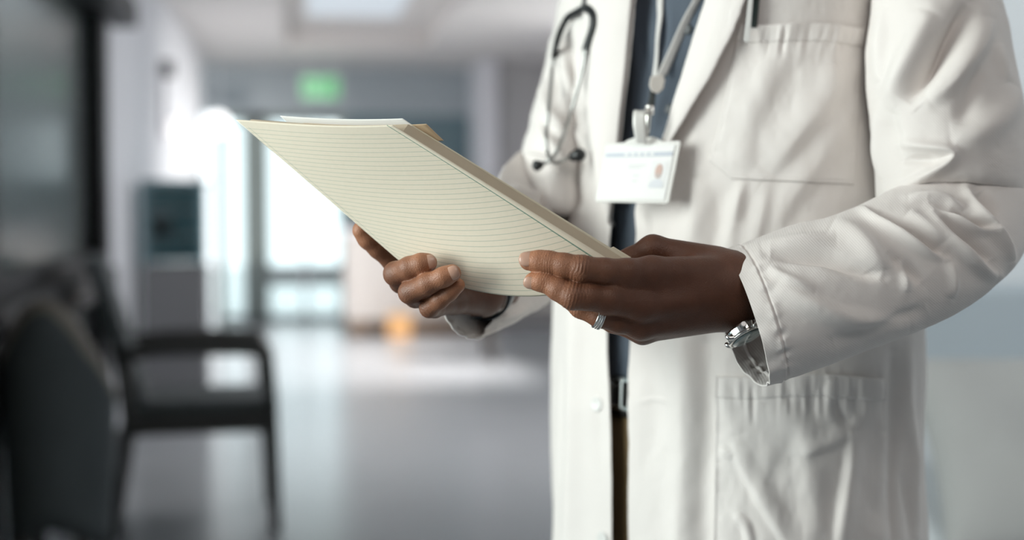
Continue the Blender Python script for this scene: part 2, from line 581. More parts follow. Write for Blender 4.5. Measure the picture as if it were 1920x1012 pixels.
MB().box((-.28, YE + .06, .06), (.40, YE + .066, 1.94)).build('pane', M_GLASS, d1)
structure(MB().box((-16, -9, -.40), (16, 30, -.14)).build('ground_outside', mat('pale_paving', (.6, .62, .62), .8, var=(3, .05))))

# ================================================================== BACKGROUND THINGS
M_DARKUP = mat('charcoal_upholstery', (0.080, 0.094, 0.098), 0.7, bump=(90, .2, .003), var=(7, .15))
M_DKWOOD = mat('dark_chair_frame', (0.050, 0.048, 0.045), 0.35)
M_TAN = mat('tan_edge_wood', (0.26, 0.235, 0.20), 0.5, var=(9, .15))

def armchair(loc, rz, label):
    """visitor armchair facing local +x"""
    t_ = empty('armchair', loc, label, 'chair', rz=rz)
    MB().box((.03, -.23, .40), (.50, .23, .47)).build('seat', M_DARKUP, t_, bev=.025, local=True, seg=3)
    b = MB()
    b.prism([(.00, .44), (.07, .44), (-.09, .97), (-.14, .97)], 1, -.23, .23).build('backrest', M_DARKUP, t_, bev=.02, local=True, seg=3)
    for s in (-1, 1):
        y = s * .255
        g = spline([(-.02, y, .64), (.12, y, .655), (.35, y, .655), (.48, y, .645)], 14)
        MB().tube(g, .026, 10).build('armrest', M_DKWOOD, t_, smooth=True, local=True)
        MB().tube([(.47, y, .65), (.485, y, .45), (.50, y, .0)], [.024, .024, .018], 10).build('leg', M_DKWOOD, t_, smooth=True, local=True)
        MB().tube([(-.03, y, .66), (.0, y, .42), (-.06, y, .0)], [.024, .026, .018], 10).build('leg', M_DKWOOD, t_, smooth=True, local=True)
        MB().box((.0, y - .02, .36), (.49, y + .02, .42)).build('side_rail', M_DKWOOD, t_, bev=.008, local=True)
    return t_

armchair((-.60, 5.25, 0), math.radians(4), 'dark visitor armchair seen side-on, its back raked towards the wall')

# round-backed tub chair nearest the lens
tb = empty('tub_chair', (-.675, 4.15, 0), 'slim round-backed charcoal tub chair with a tan top edge, under the black-framed glass', 'chair', rz=math.radians(82))
n, k = 40, 10
ang = np.linspace(math.radians(62), math.radians(298), n)
rows = []
for z, s in zip(np.linspace(.30, 1, k), np.linspace(.86, 1.0, k)):
    top = .87 - .26 * smoothstep(math.radians(5), math.radians(105), np.abs(ang - PI)) ** .8
    rows.append(np.stack([(.125) * s * np.cos(ang), .135 * s * np.sin(ang), top * z], -1))
G = np.array(rows)
o = solidify(mesh_obj('backrest', G.reshape(-1, 3), grid_faces(k, n), M_DARKUP, tb, local=True), .05, 0)
MB().tube(G[-1], .028, 8).build('top_edge', M_TAN, tb, smooth=True, local=True)
a2 = np.linspace(0, 2 * PI, 40, endpoint=False)
MB().prism([(.11 * math.cos(a), .12 * math.sin(a)) for a in a2], 2, .30, .45).build('seat', M_DARKUP, tb, bev=.03, local=True, seg=3)
for a in (45, 135, 225, 315):
    x, y = math.cos(math.radians(a)), math.sin(math.radians(a))
    MB().tube([(.10 * x, .11 * y, .31), (.13 * x, .14 * y, 0)], [.022, .014], 10).build('leg', M_DKWOOD, tb, smooth=True, local=True)

# glass-fronted cabinet by the left wall
cb = empty('display_cabinet', (-.63, 7.7, 0), 'slim grey cabinet with a teal glass front, standing against the left wall', 'cabinet')
M_CAB = mat('grey_cabinet', (0.16, 0.165, 0.175), 0.5)
MB().box((-.17, -.18, 0), (.15, .18, .84)).build('body', M_CAB, cb, bev=.006, local=True)
MB().box((-.16, -.15, .86), (.14, .18, 1.25)).build('back_panel', mat('teal_cabinet_interior', (.26, .44, .50), .25), cb, bev=.004, local=True)
f_ = MB()
f_.box((-.17, -.19, .84), (-.145, -.165, 1.28)).box((.125, -.19, .84), (.15, -.165, 1.28)).box((-.17, -.19, 1.255), (.15, .18, 1.28))
f_.build('frame', mat('teal_frame', (.12, .22, .25), .4), cb, local=True)
MB().box((-.145, -.18, .84), (.125, -.174, 1.255)).build('glass_door', M_GLASS, cb, local=True)
for zz in (.98, 1.12): MB().box((-.145, -.16, zz), (.125, -.15, zz + .012)).build('shelf', M_WHITE, cb, local=True)

wc = empty('bright_spot_box', (-.70, 7.60, .992), 'white box added for an unidentified bright spot, on the lower shelf of the teal glass-fronted cabinet', 'box')  # stands in for a bright spot in the cabinet
MB().box((-.05, -.05, 0), (.05, .05, .105)).build('carton', M_WHITE, wc, bev=.004, local=True)
MB().box((-.052, -.052, .085), (.052, .052, .110)).build('lid', M_WHITE, wc, bev=.003, local=True)

# reception desk at the far end
ds = empty('reception_desk', (1.10, 12.9, 0), 'pale reception desk on a brown plinth at the far end of the corridor', 'desk')
M_DESK = mat('pale_laminate', (0.60, 0.57, 0.55), 0.4)
MB().box((-.70, -.30, .12), (.62, .30, .88)).build('front', M_DESK, ds, bev=.01, local=True)
MB().box((-.73, -.34, .88), (.62, .34, .93)).build('countertop', M_WHITE, ds, bev=.01, local=True)
MB().box((-.66, -.28, 0), (.58, .28, .12)).build('plinth', mat('brown_plinth', (.20, .13, .08), .5), ds, local=True)
bx_ = empty('storage_box', (.86, 12.36, 0), 'small orange box on the floor in front of the reception desk', 'box')
MB().box((-.10, -.09, 0), (.10, .09, .17)).build('carton', mat('orange_card', (.75, .42, .18), .6), bx_, bev=.006, local=True)
MB().box((-.105, -.095, .15), (.105, .095, .19)).build('lid', mat('orange_card_lid', (.72, .45, .22), .6), bx_, bev=.004, local=True)

# low dark table on the right of the corridor
lt = empty('low_table', (1.62, 10.3, 0), 'low dark table standing by the right side of the corridor', 'table')
MB().box((-.36, -.25, .40), (.40, .25, .44)).build('tabletop', M_DKWOOD, lt, bev=.01, local=True)
for x in (-.24, .34):
    for y in (-.2, .2): MB().box((x - .022, y - .022, 0), (x + .022, y + .022, .40)).build('leg', M_DKWOOD, lt, local=True)

# exit sign hanging under the bulkhead
ex = empty('exit_sign', (.20, 12.85, 2.09), 'green exit sign hanging from the corridor ceiling', 'sign')
M_EXG = mat('lit_green_panel', (.30, .55, .36), .4, emit=(.22, .62, .32), estr=.42)
M_EXW = mat('sign_pictogram', (.02, .22, .06), .4, emit=(.02, .30, .07), estr=.5)
MB().box((-.165, -.025, 0), (.165, .025, .19)).build('sign_box', M_EXG, ex, bev=.006, local=True)
pg = MB()   # arrow, running man, door
pg.prism([(-.14, .095), (-.09, .145), (-.09, .115), (-.045, .115), (-.045, .075), (-.09, .075), (-.09, .045)], 1, -.030, -.026)
pg.prism([(.08, .03), (.14, .03), (.14, .16), (.08, .16)], 1, -.030, -.026)
pg.prism([(.025 + .014 * math.cos(a), .145 + .014 * math.sin(a)) for a in np.linspace(0, 2 * PI, 12, endpoint=False)], 1, -.030, -.026)
pg.prism([(-.005, .085), (.03, .085), (.04, .128), (.01, .128)], 1, -.030, -.026)
pg.prism([(.0, .09), (.02, .085), (.005, .06), (-.03, .045), (-.035, .058)], 1, -.030, -.026)
pg.prism([(.015, .09), (.035, .09), (.05, .06), (.045, .03), (.03, .03), (.033, .055)], 1, -.030, -.026)
pg.prism([(.035, .125), (.04, .11), (.065, .095), (.07, .105)], 1, -.030, -.026)
pg.build('pictogram', M_EXW, ex, local=True)
for x in (-.1, .1): MB().tube([(x, 0, .19), (x, 0, ZC - 2.09)], .006, 8).build('hanger_rod', M_WHITE, ex, smooth=True, local=True)

# ceiling light panels in the coffer
for i, (y0, y1) in enumerate(((6.3, 8.6), (9.0, 11.0))):
    cl = empty('ceiling_light', (.42, (y0 + y1) / 2, ZC + .10), ('cool white light panel in the ceiling coffer, the nearer one', 'cool white light panel in the ceiling coffer, next to the exit sign')[i], 'light', 'coffer light panels')
    h = (y1 - y0) / 2
    MB().box((-.36, -h, .02), (.36, h, .06)).build('housing', M_WHITE, cl, local=True)
    MB().box((-.34, -h + .02, .0), (.34, h - .02, .02)).build('diffuser', mat('lit_diffuser', (.45, .48, .5), .6, emit=(.78, .86, .95), estr=.45), cl, local=True)

# wall sensor and blade sign on the left wall
sn = empty('wall_sensor', (XL + .03, 9.2, 2.0), 'small dark sensor high on the left corridor wall', 'sensor')
MB().box((-.03, -.05, -.05), (.05, .05, .05)).build('housing', M_SILL, sn, bev=.012, local=True)
MB().box((-.028, -.035, -.42), (.0, .035, -.06)).build('conduit', mat('grey_conduit', (.35, .35, .38), .5), sn, bev=.004, local=True)
lp = empty('wall_glow', (XL + .02, 9.35, 1.62), 'small glowing box added for a reflected lamp on the left corridor wall', 'glow')  # glowing box put in for a bright reflection on the wall
MB().box((-.02, -.06, -.09), (.02, .06, .09)).build('backplate', M_WHITE, lp, bev=.008, local=True)
MB().box((.02, -.05, -.07), (.07, .05, .07)).build('glow_box', mat('glow_box_face', (.9, .9, .9), .5, emit=(1, .98, .96), estr=1.0), lp, bev=.015, local=True)
lp2 = empty('lobby_glow', (-.74, 13.6, 1.90), 'white globe added for a reflected lamp by the far glazed door', 'glow')  # glowing globe put in for a bright reflection beside the door
MB().tube([(0, 0, .12), (0, 0, ZC - 1.90)], .008, 8).build('stem', M_WHITE, lp2, smooth=True, local=True)
g_ = [(0.10 * math.cos(a), 0, 0.10 * math.sin(a)) for a in np.linspace(-PI / 2, PI / 2, 12)]
V_ = [(p[0] * math.cos(b), p[0] * math.sin(b), p[2]) for p in g_ for b in np.linspace(0, 2 * PI, 20, endpoint=False)]
mesh_obj('globe', np.array(V_), grid_faces(12, 20, wrap=True), mat('glow_globe', (.9, .9, .9), .4, emit=(1, 1, 1), estr=2.2), lp2, local=True)

# things in the dim room behind the glass
bc = empty('beige_cupboard', (-1.75, 6.3, 0), 'low beige cupboard in the dim room behind the black-framed glass', 'cabinet')
MB().box((-.55, -.25, 0), (.55, .25, 1.0)).build('body', mat('beige_laminate', (.42, .37, .34), .5), bc, bev=.01, local=True)
for x in (-.27, .27): 
    dd = MB().box((x - .25, -.275, .06), (x + .25, -.252, .95)).build('door', mat('beige_door', (.44, .39, .36), .5), bc, bev=.006, local=True)
    MB().box((x + .18, -.29, .6), (x + .2, -.275, .75)).build('handle', M_BLACK, dd, local=True)
cu = empty('privacy_curtain', (-1.9, 6.9, .95), 'pale grey curtain hanging in the dim room behind the glass', 'curtain')
u = np.linspace(0, 1, 70); zz = np.linspace(0, 1.1, 14)
G = np.array([[(-.22 + .44 * a + .0 * q, .045 * math.sin(a * 34 + .6 * math.sin(q * 3)) * (1 - .3 * q), q) for a in u] for q in zz])
solidify(mesh_obj('drape', G.reshape(-1, 3), grid_faces(14, 70), cloth_mat('curtain_cloth', (.40, .45, .46)), cu, local=True), .004)
MB().tube([(-.3, 0, 1.12), (.3, 0, 1.12)], .015, 8).build('rail', M_WHITE, cu, smooth=True, local=True)
MB().tube([(-.28, 0, 1.12), (-.28, 0, ZC - .95)], .010, 8).build('hanger', M_WHITE, cu, smooth=True, local=True)
MB().tube([(.28, 0, 1.12), (.28, 0, ZC - .95)], .010, 8).build('hanger', M_WHITE, cu, smooth=True, local=True)

# hospital bed behind the person on the right
bd = empty('hospital_bed', (1.62, 2.1, 0), 'hospital bed with blue-grey headboard, behind the coat on the right', 'bed')
M_SHEET = cloth_mat('bed_sheet', (.66, .69, .72), var=.04)
M_BLUEG = mat('blue_grey_headboard', (.50, .56, .61), .5)
MB().box((-.46, -1.0, .20), (.46, .92, .26)).build('bed_frame', M_WHITE, bd, bev=.01, local=True)
MB().box((-.45, -1.0, .26), (.45, .90, .44)).build('mattress', M_SHEET, bd, bev=.05, local=True, seg=4)
MB().prism([(.15, .42), (.90, .42), (.90, .68)], 0, -.44, .44).build('raised_head_section', M_SHEET, bd, bev=.04, local=True, seg=4)
MB().box((-.50, .92, .34), (.50, .97, .975)).build('headboard', M_BLUEG, bd, bev=.03, local=True, seg=3)
for x in (-.40, .40):
    for y in (-.9, .85): MB().tube([(x, y, .21), (x, y, 0)], .025, 10).build('leg', M_WHITE, bd, smooth=True, local=True)

def pillow(loc, sx, sy, th, rot, label, seed):
    n_ = 48
    uu, vv = np.meshgrid(np.linspace(-1, 1, n_), np.linspace(-1, 1, n_))
    sh = (1 - np.abs(uu) ** 2.6) * (1 - np.abs(vv) ** 2.6)
    hh = th * np.sign(sh) * np.abs(sh) ** .42
    wr = .010 * vnoise(uu * 2.2 + 5, vv * 2.2, seed) + .006 * vnoise(uu * 5, vv * 4 + uu * 2, seed + 1)
    pin = 1 - .07 * (np.abs(uu * vv)) ** 2
    top = np.stack([uu * sx * (1 - .06 * (1 - vv ** 2) * np.abs(uu) ** 3), vv * sy * (1 - .06 * (1 - uu ** 2) * np.abs(vv) ** 3), hh + wr * (hh / th)], -1)
    bot = top.copy(); bot[..., 2] = -hh * .8
    V_ = np.concatenate([top.reshape(-1, 3), bot.reshape(-1, 3)])
    F1 = grid_faces(n_, n_); F2 = grid_faces(n_, n_, flip=True) + n_ * n_
    o_ = mesh_obj('pillow', V_, np.concatenate([F1, F2]), cloth_mat('pillow_cotton', (.44, .44, .435), var=.02))
    bm = bmesh.new(); bm.from_mesh(o_.data); bmesh.ops.remove_doubles(bm, verts=bm.verts, dist=1e-5); bm.to_mesh(o_.data); bm.free()
    o_.location, o_.rotation_euler = loc, rot
    return tag(o_, label, 'pillow')

pillow((1.56, 2.56, .672), .37, .22, .085, (math.radians(50), math.radians(0), math.radians(-6)), 'plump white pillow leaning on the raised head of the hospital bed', 3)

# ================================================================== PERSON
M_COAT = cloth_mat('white_cotton_twill', (0.785, 0.741, 0.715), weave=3400, strength=0.22, var=.02)
M_SHIRT = cloth_mat('slate_shirt_cotton', (0.088, 0.108, 0.138), weave=3000, strength=0.2, var=.08)
M_KHAKI = cloth_mat('khaki_twill', (0.20, 0.135, 0.065), weave=2600, strength=0.3, var=.06)
M_LEATHER = mat('dark_leather', (0.012, 0.011, 0.011), 0.4, bump=(300, .2, .001))
M_BTN = mat('coat_button', (0.74, 0.73, 0.71), 0.35)
M_STEEL = mat('polished_steel', (0.78, 0.77, 0.74), 0.16, metal=1.0)
M_RUBBER = mat('black_rubber', (0.012, 0.014, 0.015), 0.35)

# --- the torso's frame: facing the corridor's left, turned about fifty degrees off the lens
FH = np.array([math.sin(YAW), math.cos(YAW), 0.0])
PSI = math.radians(50)
FACE = -FH * math.cos(PSI) - RGT * math.sin(PSI)
LEFT = RGT * math.cos(PSI) - FH * math.sin(PSI)
C0 = CAM * [1, 1, 0] + 1.63 * FH + 0.262 * RGT
person = empty('person', tuple(C0), 'person in a white lab coat and slate shirt, holding a ruled pad', 'person')

ZK = np.array([.50, .60, .78, .95, 1.10, 1.25, 1.36, 1.42, 1.47, 1.51])
AK = np.array([.250, .246, .238, .232, .228, .234, .236, .222, .165, .085])
BK = np.array([.190, .186, .176, .166, .160, .162, .158, .140, .110, .080])
XLK = ([0, 400, 640, 760, 860, 1012, 1400], [1062, 1050, 1037, 1031, 1031, 1033, 1020])
XRK = ([0, 350, 500, 615, 710, 760, 830, 930, 1012, 1400], [1660, 1700, 1735, 1739, 1741, 1737, 1729, 1733, 1736, 1750])
TH = np.linspace(-PI, PI, 1441)


def sec(th, a, b, n=2.35):
    s, c_ = np.sin(th), np.cos(th)
    return a * np.sign(s) * np.abs(s) ** (2 / n), b * np.sign(c_) * np.abs(c_) ** (2 / n)


def torso_fit(z):
    """section half sizes and sideways shift, so that the coat's outline stands where it is seen"""
    a, b = np.interp(z, ZK, AK), np.interp(z, ZK, BK)
    if z > 1.40: return a, b, 0.0
    sh = 0.0
    for _ in range(6):
        x, y = sec(TH, a, b)
        W = C0 + x[:, None] * LEFT + y[:, None] * FACE + sh * RGT + np.array([0, 0, z])
        px, py, d = proj(W)
        i, j = px.argmin(), px.argmax()
        tl, tr = np.interp(py[i], *XLK), np.interp(py[j], *XRK)
        s = (tr - tl) / (px[j] - px[i])
        a, b = a * s, b * s
        sh += ((tl + tr) / 2 - (px[i] + px[j]) / 2) * 1.6 / F_PX
    return a, b, sh

ZG = np.linspace(.50, 1.51, 60)
FIT = np.array([torso_fit(z) for z in ZG])
for q in range(3):      # keep the rows smooth
    FIT[1:-1] = .25 * FIT[:-2] + .5 * FIT[1:-1] + .25 * FIT[2:]


def torso(th, z, grow=0.0):
    a, b, sh = (np.interp(z, ZG, FIT[:, i]) for i in range(3))
    x, y = sec(th, a + grow, b + grow)
    o = C0 + x[..., None] * LEFT + y[..., None] * FACE + sh[..., None] * RGT
    o = o + np.asarray(z)[..., None] * np.array([0, 0, 1.0])
    return o


def edge_theta(zs, table, lo=-1.2, hi=1.6, grow=0.0):
    """for each height, the angle at which the section is seen at the given px"""
    th = np.linspace(lo, hi, 600)
    out = []
    for z in zs:
        px, py, d = proj(torso(th, np.full(th.shape, z), grow))
        tgt = np.interp(py.mean(), *table)
        # first crossing from the camera-left side
        k = np.argmin(np.abs(px - tgt) + 0.0)
        out.append(th[k])
    out = np.array(out)
    k = np.ones(9) / 9
    return np.convolve(np.pad(out, 4, mode='edge'), k, 'valid')


# fold strokes on the coat front, in the frame the folds were measured in
COAT_FOLDS = [
    ([(1284, 620), (1286, 760), (1282, 900), (1280, 1060)], .006, 34, 26, 'e'),
    ([(1322, 650), (1326, 800), (1316, 930), (1318, 1060)], -.004, 26, 22, 'e'),
    ([(1312, 330), (1306, 410), (1290, 490)], .0045, 22, 22),
    ([(1350, 350), (1345, 430), (1330, 500)], -.003, 18, 18),
    ([(1392, 350), (1376, 420), (1362, 480)], .003, 16, 14),
    ([(1562, 120), (1545, 190), (1500, 245), (1440, 325)], .0065, 18, 32),
    ([(1585, 200), (1540, 290), (1490, 360), (1440, 440)], .0045, 20, 34),
    ([(1470, 90), (1425, 180), (1400, 260), (1392, 320)], .0035, 20, 26),
    ([(1560, 60), (1556, 130), (1552, 200)], .0025, 14, 20),
    ([(1395, 335), (1380, 420)], .003, 10, 14),
    ([(1440, 340), (1425, 420), (1405, 500)], .003, 12, 18),
    ([(1596, 800), (1590, 870), (1578, 950), (1570, 1040)], .0060, 24, 9),
    ([(1600, 806), (1560, 826), (1500, 850)], .0030, 8, 22),
    ([(1376, 812), (1400, 880), (1440, 950), (1490, 1040)], .0048, 26, 10),
    ([(1430, 760), (1500, 800), (1520, 900), (1530, 1010)], .0030, 26, 22),
    ([(1560, 740), (1575, 775), (1592, 800)], -.0030, 12, 12),
    ([(1672, 660), (1676, 800), (1670, 930), (1672, 1050)], -.0040, 10, 12),
    ([(1702, 640), (1700, 760), (1712, 860), (1718, 1000)], .0045, 12, 10),
    ([(1690, 880), (1705, 960), (1712, 1040)], -.003, 9, 9),
    ([(1380, 960), (1400, 985), (1410, 1030)], .0035, 8, 8),
    ([(1352, 840), (1378, 856)], .0025, 8, 8),
    ([(1215, 640), (1225, 760), (1215, 900)], -.0025, 20, 22),
    ([(1195, 755), (1225, 748), (1262, 756)], .0012, 4, 4),
    ([(1206, 385), (1216, 440)], .002, 10, 10),
]
COAT_FOLDS_B = [
    ([(1085, 400), (1080, 600), (1072, 760), (1070, 1030)], .005, 16, 20, 'e'),
    ([(1060, 640), (1058, 780), (1052, 1000)], -.003, 9, 9),
    ([(1112, 60), (1106, 200), (1100, 330)], -.003, 12, 12),
    ([(1062, 130), (1085, 190), (1105, 220)], .003, 8, 12),
    ([(1070, 230), (1092, 260), (1120, 300)], .003, 8, 12),
    ([(1125, 620), (1122, 760), (1128, 900)], -.002, 12, 12),
]


def panel(name, zs, th_edge, th_end, nc, strokes, noise, seed, par):
    u = np.linspace(0, 1, nc) ** 1.25
    TH_ = th_edge[:, None] + (th_end - th_edge[:, None]) * u[None, :]
    Z_ = np.broadcast_to(zs[:, None], TH_.shape)
    G = torso(TH_, Z_)
    N = grid_normals(G)
    out = G - (C0 + np.array([0, 0, 1.0]) * Z_[..., None])
    if (np.sum(N * out, -1)).mean() < 0: N = -N
    px, py, d = proj(G)
    v = CAM - G; v /= np.linalg.norm(v, axis=-1, keepdims=True)
    facing = smoothstep(.02, .35, np.sum(N * v, -1))
    h = 1.5 * folds(px, py, strokes) * facing
    h += noise * (vnoise(px / 46, py / 95, seed) + .5 * vnoise(px / 21 + .3 * py / 40, py / 48, seed + 1) + .22 * vnoise(px / 9, py / 17, seed + 2))
    # soft vertical hang behind, where no fold was measured
    h += (1 - facing) * .006 * np.sin(TH_ * 9 + 1.3 * np.sin(Z_ * 4))
    G = G + N * h[..., None]
    fl = np.sum(np.cross(G[0, 1] - G[0, 0], G[1, 0] - G[0, 0]) * out[0, 0]) < 0
    return G, grid_faces(len(zs), nc, flip=bool(fl))


COAT = empty('lab_coat', (0, 0, 0)); COAT.location = C0; COAT.parent = person; COAT.location = (0, 0, 0)

# his left front (camera right) and his right front (camera left)
EDGE_R = ([-200, 0, 60, 130, 200, 262, 330, 385, 440, 500, 640, 700, 1012, 1400], [1372, 1326, 1306, 1284, 1262, 1244, 1216, 1192, 1194, 1190, 1180, 1178, 1178, 1178])
EDGE_L = ([-200, 0, 130, 260, 385, 470, 640, 700, 850, 1012, 1400], [1215, 1190, 1178, 1164, 1149, 1142, 1137, 1140, 1145, 1147, 1150])
zsR = np.linspace(.56, 1.49, 460)
GR, FR = panel('front', zsR, edge_theta(zsR, EDGE_R), PI + .0, 400, COAT_FOLDS, .0011, 21, COAT)
front_l = mesh_obj('coat_front', GR.reshape(-1, 3), FR, M_COAT, COAT)
solidify(front_l, .0014)
zsL = np.linspace(.56, 1.49, 300)
GL, FL = panel('front', zsL, edge_theta(zsL, EDGE_L), -PI - .0, 240, COAT_FOLDS_B, .0009, 31, COAT)
front_r = mesh_obj('coat_front', GL.reshape(-1, 3), FL, M_COAT, COAT)
solidify(front_r, .0014)


def bvh_of(*pairs):
    V, T, n = [], [], 0
    for G, F_ in pairs:
        V.append(G.reshape(-1, 3)); T.append(F_ + n); n += G.reshape(-1, 3).shape[0]
    return BVHTree.FromPolygons(np.concatenate(V).tolist(), np.concatenate(T).tolist())

BV_R = bvh_of((GR, FR))
BV_L = bvh_of((GL, FL))


def hit(bv, px, py):
    r_ = ray(px, py); ln = np.linalg.norm(r_)
    h = bv.ray_cast(Vector(CAM), Vector(r_ / ln))
    if h[0] is None: return None
    return np.array(h[0]), np.array(h[1])


def drape(bv, PX, PY, fallback=1.5):
    """depth along the lens axis of the cloth seen at a grid of pixels"""
    D = np.full(PX.shape, np.nan)
    for i in np.ndindex(PX.shape):
        h = hit(bv, PX[i], PY[i])
        if h is not None: D[i] = (h[0] - CAM) @ FWD
    if np.isnan(D).any():
        ok = ~np.isnan(D)
        D[~ok] = D[ok].max() if ok.any() else fallback
    return D


def smooth2(D, it):
    for _ in range(it):
        E = np.pad(D, 1, mode='edge')
        D = (E[:-2, 1:-1] + E[2:, 1:-1] + E[1:-1, :-2] + E[1:-1, 2:] + 4 * E[1:-1, 1:-1]) / 8
    return D


def quad_px(TL, TR, BR, BL, nr, nc):
    u, v = np.meshgrid(np.linspace(0, 1, nc), np.linspace(0, 1, nr))
    q = lambda k: (TL[k] * (1 - u) + TR[k] * u) * (1 - v) + (BL[k] * (1 - u) + BR[k] * u) * v
    return q(0), q(1), u, v


def patch_normals(G):
    N = grid_normals(G)
    v = CAM - G
    s = np.sign(np.sum(N * v, -1, keepdims=True))
    return N * np.where(s == 0, 1, s)


# --- pockets: patches sewn on the left front, open along a puckered hem at the top
def pocket(name, TL, TR, BR, BL, nr, nc, chamfer, hem_px, thick, seed, par, piping=0.0):
    PX, PY, u, v = quad_px(TL, TR, BR, BL, nr, nc)
    # the top edge dips a little, lower corners are cut
    cut = chamfer
    PY = PY + hem_px * .10 * np.sin(u * PI * 2.2 + .6) * (1 - v)
    e = np.minimum(u / cut, 1)
    PY = PY - (1 - e) * (v ** 6) * cut * (TR[0] - TL[0]) * .95
    D = smooth2(drape(BV_R, PX, PY), 2)
    G = P(PX, PY, D)
    N = patch_normals(G)
    w_px, h_px = abs(TR[0] - TL[0]), abs(BL[1] - TL[1])
    side = np.minimum(np.minimum(u, 1 - u) * w_px, (1 - v) * h_px)
    off = thick * smoothstep(-1, 3.0, side)
    off += .0016 * smoothstep(hem_px * 1.05, hem_px * .9, v * h_px)          # doubled hem
    off -= .0010 * np.exp(-((v * h_px - hem_px) / 2.0) ** 2)                 # hem stitch
    off -= .0007 * np.exp(-((side - 6) / 1.6) ** 2)                          # edge stitch
    pk = vnoise(u * w_px / 8.5, v * h_px / 70, seed) + .6 * vnoise(u * w_px / 16, v * h_px / 90, seed + 4)
    off += .0018 * pk * np.exp(-((v * h_px - hem_px * .95) / (hem_px * .75)) ** 2)
    pk2 = vnoise(v * h_px / 11, u * 3, seed + 1)
    off += .0006 * pk2 * np.exp(-((side - 6) / 7) ** 2)
    off += .0012 * vnoise(PX / 40, PY / 50, seed + 2) * smoothstep(0, 20, side)
    off += .004 * np.exp(-((v * h_px) / (hem_px * .8)) ** 2) * np.sin(np.clip(u, 0, 1) * PI) ** .5   # the mouth stands off
    off += piping * np.exp(-((u * w_px - 4) / 3.0) ** 2)
    G = G + N * off[..., None]
    o_ = mesh_obj(name, G.reshape(-1, 3), grid_faces(nr, nc, flip=True), M_COAT, par)
    solidify(o_, .0011)
    return o_, G

pocket('chest_pocket', (1388, 44), (1617, 52), (1602, 347), (1328, 334), 150, 130, .16, 33, .0022, 41, COAT)
pocket('lower_pocket', (1346, 702), (1658, 706), (1672, 1130), (1336, 1120), 200, 160, .10, 42, .0026, 51, COAT, .0026)
# the pocket's corner bars
def stitch_line(name, pts, bv, r, m_, par, step=4.2, duty=.62, lift=.0006):
    """a row of short thread stitches along a pixel path, joined as one seam"""
    L = np.asarray(pts, float)
    ln = np.concatenate([[0], np.cumsum(np.hypot(*(L[1:] - L[:-1]).T))])
    mb = MB()
    for s in np.arange(0, ln[-1] - step, step):
        ab = []
        for t in (s, s + step * duty):
            x, y = np.interp(t, ln, L[:, 0]), np.interp(t, ln, L[:, 1])
            h = hit(bv, x, y)
            if h is None: break
            n = h[1]; n = n if n @ (CAM - h[0]) > 0 else -n
            ab.append(h[0] + n * lift)
        if len(ab) == 2: mb.tube([ab[0], ab[1]], r, 5)
    o_ = mb.build(name, m_, par, smooth=True)
    return tag(o_, kind='stuff')

# --- lapels
def lapel(name, inner, outer, bv, y0, y1, nr, nc, lift, par, bend=.004):
    ys = np.linspace(y0, y1, nr)
    sg = np.sign(outer[1][0] - inner[1][0]); xi = np.interp(ys, *inner) + 2.5 * sg; xo = np.interp(ys, *outer)
    u = np.linspace(0, 1, nc)
    PX = xi[:, None] + (xo - xi)[:, None] * u[None, :]
    PY = np.broadcast_to(ys[:, None], PX.shape)
    D = drape(bv, PX, PY)
    D = smooth2(np.minimum(D, np.median(D, axis=1, keepdims=True) + .035), 4)
    G = P(PX, PY, D)
    N = patch_normals(G)
    U = np.broadcast_to(u[None, :], PX.shape)
    V = np.linspace(0, 1, nr)[:, None]
    wr = .0012 * vnoise(PX / 40, PY / 60, 77)
    off = .002 + (bend * np.sin(U * PI) ** .8 + lift * U ** 1.3 * (1 - .35 * V) + wr) * smoothstep(1.0, .86, V)
    G = G + N * off[..., None]
    fl = np.sum(np.cross(G[1, 0] - G[0, 0], G[0, 1] - G[0, 0]) * (CAM - G[0, 0])) > 0
    o_ = mesh_obj(name, G.reshape(-1, 3), grid_faces(nr, nc, flip=not fl), M_COAT, par)
    solidify(o_, .0022)
    return G

lapel('lapel', EDGE_R, ([-140, 0, 60, 150, 265, 330], [1440, 1403, 1382, 1335, 1268, 1226]), BV_R, -140, 330, 160, 40, .016, COAT)
lapel('lapel', EDGE_L, ([-140, 0, 150, 300, 420], [1112, 1098, 1104, 1122, 1146]), BV_L, -140, 420, 120, 34, .006, COAT)
# collar round the neck (above the frame)
zc_ = np.linspace(0, 1, 8)
tc_ = np.linspace(-2.3 * 1.15, 2.3 * 1.15, 60) + PI
G = np.array([[C0 + (.098 + .018 * q) * np.sin(t) * LEFT + (.088 + .018 * q) * np.cos(t) * FACE + np.array([0, 0, 1.545 - .06 * q]) for t in tc_] for q in zc_])
solidify(mesh_obj('collar', G.reshape(-1, 3), grid_faces(8, 60), M_COAT, COAT), .003, 0)


def button_at(bv, px, py, r, m_, par, name='button'):
    h = hit(bv, px, py)
    if h is None: return
    n = h[1]; n = n if n @ (CAM - h[0]) > 0 else -n
    z = Vector(n); x = z.orthogonal().normalized(); y = z.cross(x)
    a = np.linspace(0, 2 * PI, 24, endpoint=False)
    V, F_ = [], []
    prof = [(0.0, r), (.0016, r), (.0026, r * .86), (.0020, r * .70), (.0018, .3 * r)]
    for off, rr in prof:
        V += [tuple(Vector(h[0]) + z * off + x * (rr * math.cos(t)) + y * (rr * math.sin(t))) for t in a]
    F_ = grid_faces(len(prof), 24, wrap=True).tolist() + [[(len(prof) - 1) * 24 + i for i in range(24)]]
    return mesh_obj(name, V, F_, m_, par)

for py in (757, 1010): button_at(BV_L, 1120 if py < 900 else 1131, py, .0085, M_BTN, COAT)
button_at(BV_L, 1141, 505, .0085, M_BTN, COAT)


